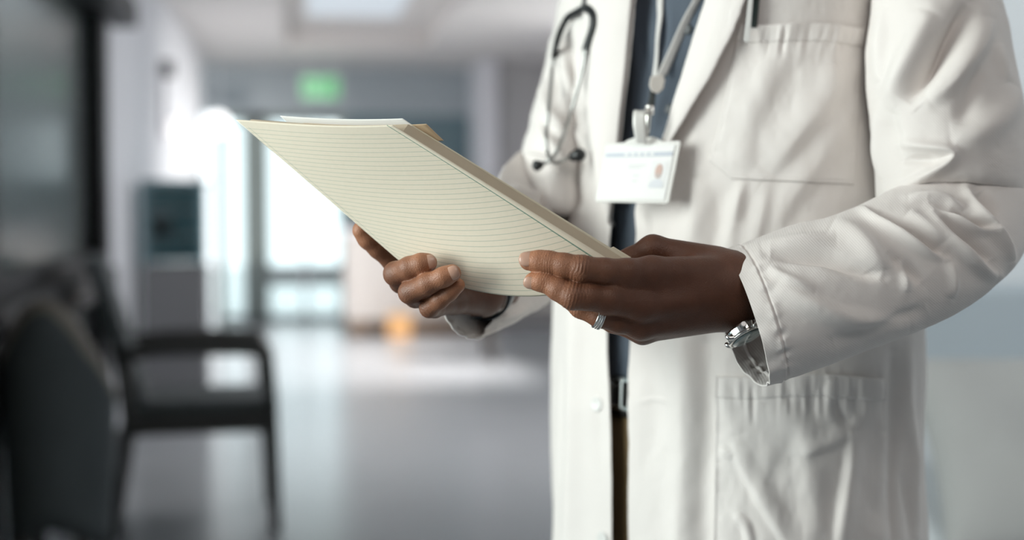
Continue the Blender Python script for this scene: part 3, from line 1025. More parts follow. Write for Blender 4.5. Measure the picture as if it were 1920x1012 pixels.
# --- shirt, belt, trousers
zsS = np.linspace(.93, 1.50, 260)
thS = np.linspace(-PI, PI, 300)
T_, Z_ = np.meshgrid(thS, zsS)
GS = torso(T_, Z_, -.020)
NS = grid_normals(GS); NS *= np.sign(np.sum(NS * (GS - (C0 + np.array([0, 0, 1.0]) * Z_[..., None])), -1, keepdims=True))
px, py, d = proj(GS)
front = np.exp(-(T_ / .9) ** 2)
hS = front * folds(px, py, [
    ([(1190, 20), (1196, 150), (1180, 300)], .005, 12, 12, 'e'),
    ([(1262, 0), (1250, 120), (1222, 250)], .004, 9, 12),
    ([(1300, 60), (1270, 160), (1236, 250)], -.005, 10, 10),
    ([(1200, 30), (1215, 130), (1206, 220)], -.003, 10, 10),
    ([(1168, 400), (1160, 560), (1162, 700)], .006, 10, 10, 'e'),
    ([(1250, 20), (1244, 90), (1234, 140)], -.003, 6, 6)])
hS += .0015 * vnoise(px / 25, py / 70, 91)
GS = GS + NS * hS[..., None]
FS = grid_faces(len(zsS), len(thS), flip=bool(np.sum(np.cross(GS[0, 1] - GS[0, 0], GS[1, 0] - GS[0, 0]) * NS[0, 0]) < 0))
shirt = mesh_obj('shirt', GS.reshape(-1, 3), FS, M_SHIRT, person)
BV_S = bvh_of((GS, FS))
M_SBTN = mat('shirt_button', (.05, .055, .06), .5)
for py in (55, 205): button_at(BV_S, {55: 1290, 205: 1256}[py], py, .0058, M_SBTN, shirt)
Zb = np.linspace(.925, .962, 6)
T_, Z_ = np.meshgrid(np.linspace(-PI, PI, 160), Zb)
GB = torso(T_, Z_, -.0165 - .0)
belt = mesh_obj('belt', GB.reshape(-1, 3), grid_faces(6, 160), M_LEATHER, person)
solidify(belt, .004, 0)
bk = hit(bvh_of((GB, grid_faces(6, 160))), 1172, 738)
if bk is not None:
    n = bk[1] if bk[1] @ (CAM - bk[0]) > 0 else -bk[1]
    z = Vector(n); y = Vector((0, 0, 1)); x = y.cross(z).normalized(); y = z.cross(x)
    Mb = Matrix((x, y, z)).transposed().to_4x4(); Mb.translation = Vector(bk[0])
    q = MB()
    for lo, hi in (((-.022, .013, .001), (.022, .018, .006)), ((-.022, -.018, .001), (.022, -.013, .006)), ((-.022, -.018, .001), (-.017, .018, .006)), ((.017, -.018, .001), (.022, .018, .006)), ((-.002, -.016, .003), (.002, .016, .007))):
        q.box(lo, hi, Mb)
    q.build('buckle', M_STEEL, belt, bev=.001)


def leg_grid(s, n=40):
    zk = [.94, .86, .74, .50, .30, .06]
    a = [.102, .100, .094, .082, .075, .068]
    b = [.120, .118, .108, .092, .084, .080]
    lat = [.095, .098, .10, .105, .11, .11]
    fw = [.0, .0, .0, .01, .0, -.01]
    zs_ = np.linspace(.94, .06, 60); R = []
    th = np.linspace(0, 2 * PI, n, endpoint=False)
    for z in zs_:
        i_ = lambda k: np.interp(-z, -np.array(zk), k)
        wr = .006 * np.sin(z * 60 + 2 * np.sin(th)) * (z < .25) + .004 * vnoise(th * 1.5, np.full(n, z * 8), 5)
        R.append(C0 + s * i_(lat) * LEFT + i_(fw) * FACE + np.array([0, 0, z]) + (i_(a) + wr)[:, None] * np.sin(th)[:, None] * LEFT + (i_(b) + wr)[:, None] * np.cos(th)[:, None] * FACE)
    return np.array(R)

tv, tf, n_ = [], [], 0
for s in (-1, 1):
    G = leg_grid(s); tv.append(G.reshape(-1, 3)); tf.append(grid_faces(60, 40, wrap=True) + n_); n_ += 2400
zs_ = np.linspace(.76, .955, 24)
T_, Z_ = np.meshgrid(np.linspace(-PI, PI, 160), zs_)
G = torso(T_, Z_, -.019 - .0)
px, py, d = proj(G)
tv.append(G.reshape(-1, 3)); tf.append(grid_faces(24, 160) + n_)
trousers = mesh_obj('trousers', np.concatenate(tv), np.concatenate(tf), M_KHAKI, person)
for s in (-1, 1):
    sh = []
    for t, w_, h_ in ((-.10, .030, .055), (-.085, .038, .085), (-.03, .040, .10), (.03, .043, .085), (.09, .048, .062), (.14, .044, .050), (.17, .028, .036), (.18, .008, .02)):
        c_ = C0 + s * .11 * LEFT + (t + .0) * FACE
        a = np.linspace(0, 2 * PI, 20, endpoint=False)
        sh.append([c_ + w_ * np.sin(q) * LEFT + np.array([0, 0, max(.002, h_ * (.5 + .5 * np.cos(q)))]) for q in a])
    sh = np.array(sh)
    f = grid_faces(8, 20, wrap=True).tolist() + [list(range(20)), [7 * 20 + i for i in range(20)][::-1]]
    mesh_obj('shoe', sh.reshape(-1, 3), f, M_LEATHER, person)


# --- sleeves: tubes through four guide curves (top, front, bottom, back)
def guide_tube(st, nr, nc, up=None):
    """st rows: top, front, bottom, back, each (px, py, d)"""
    st = np.asarray(st, float)
    W = P(st[..., 0], st[..., 1], st[..., 2])                 # (k, 4, 3)
    W = spline(W.reshape(len(W), -1), nr).reshape(nr, 4, 3)
    a = np.linspace(0, 2 * PI, nc, endpoint=False)
    C = (W[:, 0] + W[:, 2]) / 2
    A = (W[:, 0] - W[:, 2]) / 2
    Fr, Bk = W[:, 1] - C, W[:, 3] - C
    s, c_ = np.sin(a), np.cos(a)
    G = C[:, None] + c_[None, :, None] * A[:, None] + np.where(s > 0, s, 0)[None, :, None] * Fr[:, None] + np.where(s < 0, -s, 0)[None, :, None] * Bk[:, None]
    return G, C, a


def sleeve_folds(G, C, strokes, noise, seed, wrap=True):
    N = grid_normals(G, wrap=True)
    s = np.sign(np.sum(N * (G - C[:, None]), -1).mean()); N = N * s
    px, py, d = proj(G)
    v = CAM - G; v /= np.linalg.norm(v, axis=-1, keepdims=True)
    fc = smoothstep(.0, .30, np.sum(N * v, -1))
    fo = folds(px, py, strokes)
    h = np.where(fo < 0, 2.0, 1.65) * fo * fc
    h += noise * (vnoise(px / 50, py / 42, seed) + .5 * vnoise(px / 22, py / 20, seed + 1) + .2 * vnoise(px / 9, py / 9, seed + 2))
    return G + N * h[..., None], N, px, py


UPPER_FOLDS = [
    ([(1822, 5), (1790, 60), (1750, 118), (1690, 190)], -.0130, 20, 16),
    ([(1745, 20), (1716, 90), (1692, 150), (1668, 215)], .0090, 22, 24),
    ([(1850, 30), (1838, 80), (1790, 150), (1740, 190)], .0070, 16, 34),
    ([(1905, 160), (1882, 210), (1836, 250), (1780, 262)], .0060, 26, 30),
    ([(1680, 270), (1740, 277), (1782, 287), (1776, 305), (1730, 330), (1664, 362)], .0060, 12, 8),
    ([(1690, 300), (1740, 300), (1760, 304)], -.0030, 8, 10),
    ([(1650, 200), (1646, 280), (1652, 340)], .0040, 10, 12),
    ([(1664, 180), (1675, 250), (1690, 300)], -.0030, 14, 14),
    ([(1830, 120), (1820, 180), (1800, 240)], -.0030, 16, 18),
    ([(1655, 10), (1652, 90), (1648, 160)], .004, 10, 16),
    ([(1870, 80), (1880, 120), (1884, 160)], .003, 12, 12),
]
FORE_FOLDS = [
    ([(1813, 352), (1818, 374), (1833, 400), (1862, 434), (1884, 462), (1898, 490)], .0075, 9, 11),
    ([(1832, 358), (1845, 382), (1862, 410)], -.0080, 12, 12),
    ([(1700, 372), (1760, 374), (1786, 384), (1808, 396)], .0050, 9, 8),
    ([(1788, 398), (1823, 417), (1853, 430)], -.0070, 5, 5),
    ([(1752, 394), (1795, 415), (1826, 432), (1858, 438)], .0050, 5, 7),
    ([(1744, 392), (1755, 420), (1780, 449), (1813, 480), (1850, 508), (1872, 515)], .0075, 9, 13),
    ([(1763, 404), (1788, 434), (1822, 455), (1860, 492)], -.0075, 9, 13),
    ([(1640, 400), (1703, 434), (1744, 462), (1769, 478)], -.0085, 11, 8),
    ([(1612, 388), (1651, 418), (1703, 453), (1744, 476), (1770, 484)], .0060, 7, 9),
    ([(1700, 400), (1735, 430), (1762, 462)], .0050, 14, 14),
    ([(1440, 474), (1543, 483), (1604, 505), (1656, 518)], -.0060, 13, 12),
    ([(1560, 420), (1610, 450), (1648, 490), (1655, 510)], .0060, 20, 22),
    ([(1425, 462), (1500, 452), (1570, 448)], .0030, 12, 12),
    ([(1452, 532), (1520, 568), (1600, 596), (1710, 608)], .0050, 16, 22),
    ([(1440, 500), (1470, 520), (1530, 545)], .0035, 10, 10),
    ([(1660, 470), (1700, 500), (1730, 530)], -.0040, 12, 14),
    ([(1780, 490), (1786, 530), (1780, 560)], .0035, 9, 9),
    ([(1560, 640), (1640, 612), (1740, 575)], -.0030, 12, 14),
    ([(1690, 480), (1698, 520), (1700, 550)], .003, 9, 9),
]
# upper part of the sleeve, ending in a rolled fold over the elbow
up = [  # left edge (as 'top'), front, right edge, back
    [(1535, -205, 1.56), (1575, -232, 1.50), (1615, -238, 1.53), (1575, -220, 1.61)],
    [(1600, -190, 1.53), (1690, -215, 1.44), (1760, -215, 1.47), (1690, -200, 1.60)],
    [(1625, -110, 1.50), (1725, -125, 1.39), (1838, -115, 1.46), (1730, -110, 1.57)],
    [(1634, 0, 1.47), (1756, -8, 1.355), (1880, 0, 1.45), (1760, 0, 1.55)],
    [(1622, 120, 1.455), (1765, 105, 1.335), (1906, 120, 1.435), (1765, 120, 1.53)],
    [(1630, 220, 1.44), (1775, 200, 1.325), (1924, 220, 1.42), (1775, 220, 1.51)],
    [(1638, 300, 1.43), (1783, 272, 1.318), (1932, 300, 1.41), (1780, 310, 1.50)],
    [(1641, 352, 1.425), (1786, 318, 1.317), (1932, 350, 1.405), (1780, 380, 1.49)],
    [(1643, 378, 1.42), (1788, 338, 1.322), (1929, 374, 1.405), (1780, 420, 1.49)],
    [(1652, 380, 1.42), (1788, 343, 1.330), (1922, 377, 1.405), (1780, 420, 1.48)],
    [(1664, 376, 1.42), (1788, 340, 1.342), (1912, 372, 1.405), (1780, 415, 1.47)],
]
GU, CU, aU = guide_tube(up, 300, 300)
GU, NU, pxu, pyu = sleeve_folds(GU, CU, UPPER_FOLDS, .0006, 61)
fore = [  # top, front, bottom, back
    [(1357, 470, 1.280), (1417, 600, 1.212), (1437, 722, 1.252), (1351, 612, 1.312)],
    [(1384, 459, 1.283), (1447, 590, 1.210), (1476, 710, 1.258), (1385, 600, 1.325)],
    [(1430, 442, 1.288), (1500, 570, 1.212), (1535, 690, 1.268), (1450, 570, 1.345)],
    [(1488, 421, 1.297), (1560, 548, 1.218), (1612, 661, 1.280), (1540, 540, 1.365)],
    [(1548, 408, 1.307), (1630, 525, 1.228), (1691, 632, 1.292), (1620, 520, 1.385)],
    [(1604, 388, 1.322), (1700, 495, 1.242), (1776, 596, 1.308), (1690, 490, 1.405)],
    [(1680, 350, 1.345), (1775, 455, 1.266), (1852, 546, 1.328), (1760, 450, 1.425)],
    [(1760, 318, 1.372), (1845, 408, 1.300), (1912, 484, 1.358), (1830, 410, 1.440)],
    [(1835, 298, 1.395), (1895, 352, 1.345), (1940, 410, 1.388), (1880, 360, 1.445)],
    [(1868, 290, 1.41), (1905, 325, 1.375), (1935, 360, 1.405), (1895, 330, 1.440)],
]
GF, CF, aF = guide_tube(fore, 340, 320)
GF, NF, pxf, pyf = sleeve_folds(GF, CF, FORE_FOLDS, .0005, 71)


def cuff(G, N, a, seed, hem=.034, wob=.0016):
    """hem: stitched groove, puckers, a wavy rim; distance measured along the sleeve"""
    s = np.concatenate([[np.zeros(G.shape[1])], np.cumsum(np.linalg.norm(G[1:] - G[:-1], axis=2), 0)])
    a_ = np.broadcast_to(a[None], s.shape)
    nz = lambda f, y, q: vnoise(np.mod(a_ * f / (2 * PI), f) * 1.0, y, q) * smoothstep(0, .15, np.minimum(a_, 2 * PI - a_))
    h = -.0011 * np.exp(-((s - hem * .5) / .0011) ** 2)
    h += .0020 * nz(64, s * 60, seed) * np.exp(-((s - hem * .5) / .006) ** 2)
    h += .0018 * nz(34, s * 30, seed + 1) * smoothstep(hem * .62, hem * .35, s)
    h += .0006 * smoothstep(hem * .5, hem * .45, s)
    h += wob * nz(17, s * 10, seed + 2) * np.exp(-(s / .012) ** 2)
    return G + N * h[..., None]

GF = cuff(GF, NF, aF, 81)
fu = grid_faces(300, 300, wrap=True); ff = grid_faces(340, 320, wrap=True)
def outward(G, F_, C):
    V = G.reshape(-1, 3)
    k = F_[len(F_) // 2]
    n = np.cross(V[k[1]] - V[k[0]], V[k[2]] - V[k[0]])
    i = k[0] // G.shape[1]
    return F_ if n @ (V[k[0]] - C[i]) > 0 else F_[:, ::-1]
fu, ff = outward(GU, fu, CU), outward(GF, ff, CF)
sl = mesh_obj('sleeve', np.concatenate([GU.reshape(-1, 3), GF.reshape(-1, 3)]), np.concatenate([fu, ff + GU.shape[0] * GU.shape[1]]), M_COAT, COAT)
solidify(sl, .0016)

# his right sleeve, on the far side of the coat
upr = [
    [(1175, -205, 1.745), (1198, -232, 1.70), (1235, -225, 1.72), (1200, -210, 1.79)],
    [(1100, -190, 1.74), (1130, -215, 1.70), (1200, -200, 1.72), (1140, -190, 1.84)],
    [(1066, -110, 1.76), (1105, -120, 1.68), (1160, -110, 1.72), (1120, -110, 1.86)],
    [(1050, 0, 1.75), (1088, 0, 1.655), (1135, 0, 1.70), (1100, 0, 1.84)],
    [(1026, 100, 1.735), (1068, 100, 1.64), (1118, 100, 1.69), (1085, 100, 1.82)],
    [(1002, 200, 1.72), (1050, 200, 1.625), (1108, 200, 1.68), (1065, 200, 1.80)],
    [(978, 280, 1.71), (1036, 280, 1.61), (1100, 280, 1.67), (1050, 290, 1.79)],
    [(962, 318, 1.695), (1028, 335, 1.600), (1094, 340, 1.660), (1040, 350, 1.77)],
    [(956, 356, 1.685), (1022, 382, 1.595), (1090, 385, 1.655), (1040, 390, 1.76)],
    [(966, 372, 1.685), (1022, 396, 1.612), (1080, 398, 1.665), (1040, 400, 1.75)],
]
RU_FOLDS = [
    ([(1015, 150), (1035, 210), (1062, 250)], .007, 10, 14), ([(1005, 220), (1030, 262), (1060, 290)], .006, 8, 12),
    ([(1050, 60), (1060, 120), (1075, 180)], .005, 10, 10), ([(1030, 110), (1045, 180)], -.004, 8, 8), ([(985, 290), (1020, 300), (1060, 310)], .005, 6, 8)]
GA, CA, aA = guide_tube(upr, 120, 120)
GA, NA, _, _ = sleeve_folds(GA, CA, RU_FOLDS, .0016, 101)
forer = [
    [(880, 512, 1.355), (834, 580, 1.338), (884, 637, 1.362), (927, 572, 1.392)],
    [(893, 505, 1.375), (852, 572, 1.362), (905, 632, 1.385), (950, 566, 1.415)],
    [(918, 480, 1.43), (885, 548, 1.412), (952, 606, 1.435), (992, 545, 1.468)],
    [(945, 430, 1.50), (922, 505, 1.480), (1003, 575, 1.505), (1036, 505, 1.545)],
    [(952, 352, 1.565), (946, 430, 1.535), (1042, 520, 1.575), (1062, 430, 1.625)],
    [(962, 312, 1.62), (962, 375, 1.575), (1066, 450, 1.635), (1076, 375, 1.690)],
    [(985, 285, 1.68), (985, 330, 1.640), (1074, 390, 1.675), (1080, 330, 1.730)],
]
RF_FOLDS = [([(952, 350), (985, 368), (1030, 372)], .006, 7, 10), ([(960, 385), (1000, 398), (1040, 396)], .006, 7, 9), ([(955, 365), (1000, 383)], -.005, 6, 6),
            ([(1000, 345), (1025, 352), (1048, 350)], -.004, 6, 6), ([(930, 600), (960, 590), (1000, 570)], .003, 8, 8)]
GE, CE, aE = guide_tube(forer, 160, 140)
GE, NE, _, _ = sleeve_folds(GE, CE, RF_FOLDS, .0014, 111)
GE = cuff(GE, NE, aE, 121, wob=.0024)
fa = outward(GA, grid_faces(120, 120, wrap=True), CA); fe = outward(GE, grid_faces(160, 140, wrap=True), CE)
sr = mesh_obj('sleeve', np.concatenate([GA.reshape(-1, 3), GE.reshape(-1, 3)]), np.concatenate([fa, fe + 120 * 120]), M_COAT, COAT)
solidify(sr, .0016)
BV_LA = bvh_of((GL, FL), (GA, fa), (GE, fe))
BV_RA = bvh_of((GR, FR), (GU, fu), (GF, ff))

# ------------------------------------------------------------------ body with hands (one mesh)
def J(px, py, d): return P(px, py, d)

def hand(fingers, palm, vox=.0007, k_f=.0016, k_join=.007, pad=.016):
    allp = np.array([p[0] for f in fingers for p in f] + [q for c in palm for q in (c[0], c[1])])
    lo, hi = allp.min(0) - .034, allp.max(0) + .034
    S = SDF(lo, hi, vox)
    for f in fingers:
        s1 = SDF(lo, hi, vox)
        s1.chain([p[0] for p in f], [p[1] for p in f], .0035)
        S.merge(s1, k_f)
    Pm = SDF(lo, hi, vox)
    for A, B, ra, rb in palm: Pm.capsule(A, B, ra, rb, .011)
    S.merge(Pm, k_join)
    V, F_ = S.mesh()
    return relax(V, F_, 3, .45), F_

mm = .001
LI = [(J(992, 489, 1.208), 8.3 * mm), (J(1012, 490, 1.206), 9.2 * mm), (J(1030, 491.5, 1.204), 9.3 * mm), (J(1058, 497, 1.200), 9.9 * mm), (J(1092, 504, 1.197), 11.2 * mm), (J(1134, 509, 1.203), 11.2 * mm), (J(1175, 511, 1.212), 12 * mm), (J(1222, 512, 1.226), 14 * mm)]
LM = [(J(999, 526.5, 1.206), 7.3 * mm), (J(1014, 528.5, 1.204), 7.9 * mm), (J(1028, 531.5, 1.203), 8.0 * mm), (J(1046, 542, 1.200), 9.5 * mm), (J(1074, 555, 1.197), 11.4 * mm), (J(1100, 556, 1.200), 11.3 * mm), (J(1140, 561, 1.208), 12.8 * mm), (J(1202, 573, 1.222), 13 * mm)]
LR = [(J(1034, 543, 1.242), 6.5 * mm), (J(1056, 553, 1.236), 7.6 * mm), (J(1088, 577, 1.222), 8.6 * mm), (J(1124, 594, 1.219), 9.0 * mm), (J(1160, 603, 1.226), 9.6 * mm), (J(1201, 611, 1.236), 11.0 * mm)]
LL = [(J(1070, 560, 1.255), 6.2 * mm), (J(1090, 574, 1.252), 7.2 * mm), (J(1110, 588, 1.246), 8 * mm), (J(1150, 606, 1.248), 8.3 * mm), (J(1205, 623, 1.252), 9.6 * mm)]
LT = [(J(1092, 487, 1.262), 8.5 * mm), (J(1118, 490, 1.266), 9.5 * mm), (J(1150, 496, 1.270), 9.6 * mm), (J(1186, 484, 1.270), 10.2 * mm), (J(1224, 467, 1.268), 11.8 * mm)]
palmL = [
    (J(1222, 512, 1.226), J(1378, 522, 1.262), .0140, .021), (J(1202, 573, 1.222), J(1378, 545, 1.258), .0130, .021),
    (J(1201, 611, 1.236), J(1378, 572, 1.262), .0110, .018), (J(1205, 623, 1.252), J(1372, 584, 1.272), .0096, .0155),
    (J(1224, 467, 1.268), J(1340, 500, 1.272), .0118, .019), (J(1230, 560, 1.252), J(1360, 550, 1.278), .012, .02),
    (J(1066, 527, 1.208), J(1150, 537, 1.214), .0058, .009),
    (J(1168, 537, 1.216), J(1230, 540, 1.236), .0105, .014),
    (J(1378, 530, 1.264), J(1500, 515, 1.292), .025, .028), (J(1378, 566, 1.264), J(1500, 540, 1.292), .023, .028)]
VL, FLh = hand([LI, LM, LR, LL, LT], palmL)

RI = [(J(679, 432, 1.298), 9.0 * mm), (J(691, 447, 1.302), 9.6 * mm), (J(710, 465, 1.308), 9.5 * mm), (J(737, 490, 1.316), 9.6 * mm), (J(790, 528, 1.332), 11 * mm)]
RM = [(J(802, 492.5, 1.247), 8.3 * mm), (J(790, 495, 1.247), 9.4 * mm), (J(768, 502, 1.252), 9.8 * mm), (J(742, 513, 1.268), 10.6 * mm), (J(752, 528, 1.292), 10.3 * mm), (J(805, 545, 1.332), 11.5 * mm)]
RR = [(J(848, 512, 1.232), 7.8 * mm), (J(832, 519, 1.233), 8.6 * mm), (J(802, 532, 1.240), 9.0 * mm), (J(769, 548, 1.256), 10.0 * mm), (J(779, 556, 1.284), 9.8 * mm), (J(828, 558, 1.328), 11 * mm)]
RL = [(J(858, 535, 1.244), 6.6 * mm), (J(842, 548, 1.246), 7.3 * mm), (J(825, 562, 1.250), 7.6 * mm), (J(805, 577, 1.262), 8.4 * mm), (J(815, 578, 1.285), 8.2 * mm), (J(850, 568, 1.325), 9.6 * mm)]
RT = [(J(770, 440, 1.318), 8.5 * mm), (J(800, 462, 1.322), 9.4 * mm), (J(840, 495, 1.335), 10.5 * mm), (J(880, 530, 1.352), 12 * mm)]
palmR = [
    (J(790, 528, 1.332), J(895, 540, 1.372), .0110, .016), (J(805, 545, 1.332), J(900, 548, 1.372), .0115, .016), (J(828, 558, 1.328), J(903, 554, 1.370), .011, .015),
    (J(850, 568, 1.325), J(905, 556, 1.368), .0096, .015), (J(880, 530, 1.352), J(905, 545, 1.375), .012, .017),
    (J(905, 549, 1.375), J(936, 540, 1.435), .020, .022)]
VR, FRh = hand([RI, RM, RR, RL, RT], palmR, vox=.00095)


def wrinkle(V, F_, spots):
    """transverse knuckle creases: (centre, finger axis, radius, amplitude, spacing)"""
    N = vert_normals(V, F_)
    h = np.zeros(len(V))
    for c_, ax, r_, am, lam in spots:
        ax = ax / np.linalg.norm(ax)
        v = V - c_
        s = v @ ax
        lat = np.linalg.norm(v - s[:, None] * ax, axis=1)
        near = np.exp(-(s / r_) ** 2) * (np.linalg.norm(v, axis=1) < 3.2 * r_)
        ph = s / lam + .22 * np.sin(lat * 420 + s * 90)
        crease = -np.abs(np.sin(ph * PI)) ** .5 + .72
        h += am * near * -crease * -1
    return V + N * h[:, None]

def ax(a, b): return np.asarray(b) - np.asarray(a)
VL = wrinkle(VL, FLh, [
    (LI[2][0], ax(LI[1][0], LI[3][0]), .006, .00035, .0022), (LI[4][0], ax(LI[3][0], LI[5][0]), .009, .00042, .0030),
    (LM[2][0], ax(LM[1][0], LM[3][0]), .005, .00030, .0020), (LM[4][0], ax(LM[3][0], LM[5][0]), .0095, .00050, .0029),
    (LR[2][0], ax(LR[1][0], LR[3][0]), .007, .0003, .0026)])
VR = wrinkle(VR, FRh, [
    (RM[3][0], ax(RM[2][0], RM[4][0]), .008, .0004, .003), (RM[1][0] + 0, ax(RM[0][0], RM[2][0]), .004, .0002, .002),
    (RR[3][0], ax(RR[2][0], RR[4][0]), .008, .0004, .003), (RI[2][0], ax(RI[1][0], RI[3][0]), .006, .0003, .0026)])


def tone_of(V, fingers):
    """fingertips are paler than the back of the hand"""
    t = np.zeros(len(V))
    for f in fingers:
        n = len(f)
        for i, (p, r_) in enumerate(f):
            k = max(0.0, 1 - i / (n - 1) * 1.15)
            t = np.maximum(t, k * np.exp(-(np.linalg.norm(V - p, axis=1) / .021) ** 2) * 1.25)
    return np.clip(t, 0, 1)

toneL = tone_of(VL, [LI, LM, LR, LL, LT]); toneR = tone_of(VR, [RI, RM, RR, RL, RT])

# the rest of the body, under the clothes and above the frame
B = SDF(C0 + np.array([-.50, -.60, .02]), C0 + np.array([.45, .35, 1.80]), .0085)
def Wp(l, f, z): return C0 + l * LEFT + f * FACE + np.array([0, 0, z])
shd_l, elb_l, wr_l = P(1712, -105, 1.485), P(1815, 400, 1.385), P(1480, 530, 1.288)
shd_r, elb_r, wr_r = P(1130, -100, 1.765), P(1030, 372, 1.69), P(985, 462, 1.555)
B.capsule(Wp(0, .0, 1.00), Wp(0, .0, 1.28), .11, .115, .05)
for s in (-1, 1):
    B.capsule(Wp(s * .07, 0, .98), Wp(s * .06, .01, 1.30), .10, .095, .06)
    B.capsule(Wp(s * .09, 0, .92), Wp(s * .105, .01, .50), .085, .058, .05)
    B.capsule(Wp(s * .105, .01, .50), Wp(s * .11, -.01, .10), .055, .038, .02)
    B.capsule(Wp(s * .11, -.02, .06), Wp(s * .11, .11, .045), .035, .025, .02)
B.capsule(Wp(-.10, 0, 1.39), Wp(.10, 0, 1.39), .065, .065, .05)
B.capsule(Wp(0, -.01, 1.40), Wp(0, .015, 1.58), .064, .058, .04)
for a_, b_, c_ in ((shd_l, elb_l, wr_l), (shd_r, elb_r, wr_r)):
    B.capsule(a_, b_, .034, .025, .0); B.capsule(b_, c_, .025, .022, .0)
B.capsule(Wp(.12, 0, 1.41), shd_l, .042, .032, .03); B.capsule(Wp(-.12, 0, 1.41), shd_r, .042, .032, .03)
HB = np.stack([LEFT, FACE, np.array([0, 0, 1.0])], 1)
hd = lambda l, f, z: Wp(l, f + .02, z + 1.56)
B.ellipsoid(hd(0, -.01, .125), (.078, .098, .112), HB, .02)
B.ellipsoid(hd(0, .03, .065), (.056, .068, .072), HB, .03)
B.capsule(hd(0, .088, .12), hd(0, .108, .085), .009, .014, .012)
B.capsule(hd(-.02, .094, .045), hd(.02, .094, .045), .009, .009, .010)
B.capsule(hd(-.02, .090, .033), hd(.02, .090, .033), .009, .009, .010)
for s in (-1, 1):
    B.ellipsoid(hd(s * .078, -.01, .105), (.010, .020, .032), HB, .008)
    B.ellipsoid(hd(s * .031, .072, .118), (.014, .012, .012), HB, .006)
VB, FB = B.mesh(); VB = relax(VB, FB, 3, .5)

M_SKIN = mat('brown_skin', (0.12, 0.05, 0.03), 0.48, spec=0.42, sss=.12)
nt = M_SKIN.node_tree; b = nt.nodes['Principled BSDF']
at = nt.nodes.new('ShaderNodeAttribute'); at.attribute_name = 'tone'
nz = nt.nodes.new('ShaderNodeTexNoise'); nz.inputs['Scale'].default_value = 95; nz.inputs['Detail'].default_value = 4
tc = nt.nodes.new('ShaderNodeTexCoord'); nt.links.new(tc.outputs['Object'], nz.inputs['Vector'])
mxc = nt.nodes.new('ShaderNodeMix'); mxc.data_type = 'RGBA'
mxc.inputs[6].default_value = (.120, .047, .026, 1); mxc.inputs[7].default_value = (.40, .18, .098, 1)
nt.links.new(at.outputs['Fac'], mxc.inputs[0])
mx2 = nt.nodes.new('ShaderNodeMix'); mx2.data_type = 'RGBA'; mx2.blend_type = 'MULTIPLY'; mx2.inputs[0].default_value = .35
nt.links.new(mxc.outputs[2], mx2.inputs[6])
cr = nt.nodes.new('ShaderNodeValToRGB'); cr.color_ramp.elements[0].position = .3; cr.color_ramp.elements[0].color = (.55, .5, .48, 1); cr.color_ramp.elements[1].position = .65
nt.links.new(nz.outputs['Fac'], cr.inputs[0]); nt.links.new(cr.outputs[0], mx2.inputs[7])
nt.links.new(mx2.outputs[2], b.inputs['Base Color'])
vo = nt.nodes.new('ShaderNodeTexVoronoi'); vo.inputs['Scale'].default_value = 900; nt.links.new(tc.outputs['Object'], vo.inputs['Vector'])
n2 = nt.nodes.new('ShaderNodeTexNoise'); n2.inputs['Scale'].default_value = 420; n2.inputs['Detail'].default_value = 5; nt.links.new(tc.outputs['Object'], n2.inputs['Vector'])
am = nt.nodes.new('ShaderNodeMath'); am.operation = 'ADD'; nt.links.new(vo.outputs['Distance'], am.inputs[0]); nt.links.new(n2.outputs['Fac'], am.inputs[1])
bp = nt.nodes.new('ShaderNodeBump'); bp.inputs['Strength'].default_value = .35; bp.inputs['Distance'].default_value = .0007
nt.links.new(am.outputs[0], bp.inputs['Height']); nt.links.new(bp.outputs['Normal'], b.inputs['Normal'])

n1, n2_ = len(VB), len(VB) + len(VL)
body = mesh_obj('body', np.concatenate([VB, VL, VR]), np.concatenate([FB, FLh + n1, FRh + n2_]), M_SKIN, person)
add_attr(body, 'tone', np.concatenate([np.full(len(VB), .12), toneL, toneR]))

# hair and eyes (above the frame)
S = SDF(hd(-.12, 0, .0) - .16, hd(.12, 0, .2) + .16, .006)
S.ellipsoid(hd(0, -.018, .137), (.083, .102, .108), HB, 0)
VH, FH_ = S.mesh()
kp = ((VH - hd(0, 0, 0)) @ FACE < .045 - .0 + ((VH - hd(0, 0, 0))[:, 2] - .15) * .6) & ((VH - hd(0, 0, 0))[:, 2] > .08)
FH_ = FH_[kp[FH_].all(1)]
mesh_obj('hair', VH, FH_, mat('short_black_hair', (.012, .010, .009), .8, bump=(500, 1, .004)), body)
for s in (-1, 1):
    e = MB(); c_ = hd(s * .031, .081, .118)
    a = np.linspace(0, 2 * PI, 14, endpoint=False)
    V_ = [c_ + .0085 * (math.cos(q) * math.cos(t) * LEFT * 1.2 + math.cos(q) * math.sin(t) * np.array([0, 0, .6]) + math.sin(q) * FACE) for q in np.linspace(-1.5, 1.5, 8) for t in a]
    mesh_obj('eye', V_, grid_faces(8, 14, wrap=True), mat('eye', (.10, .08, .07), .1), body)

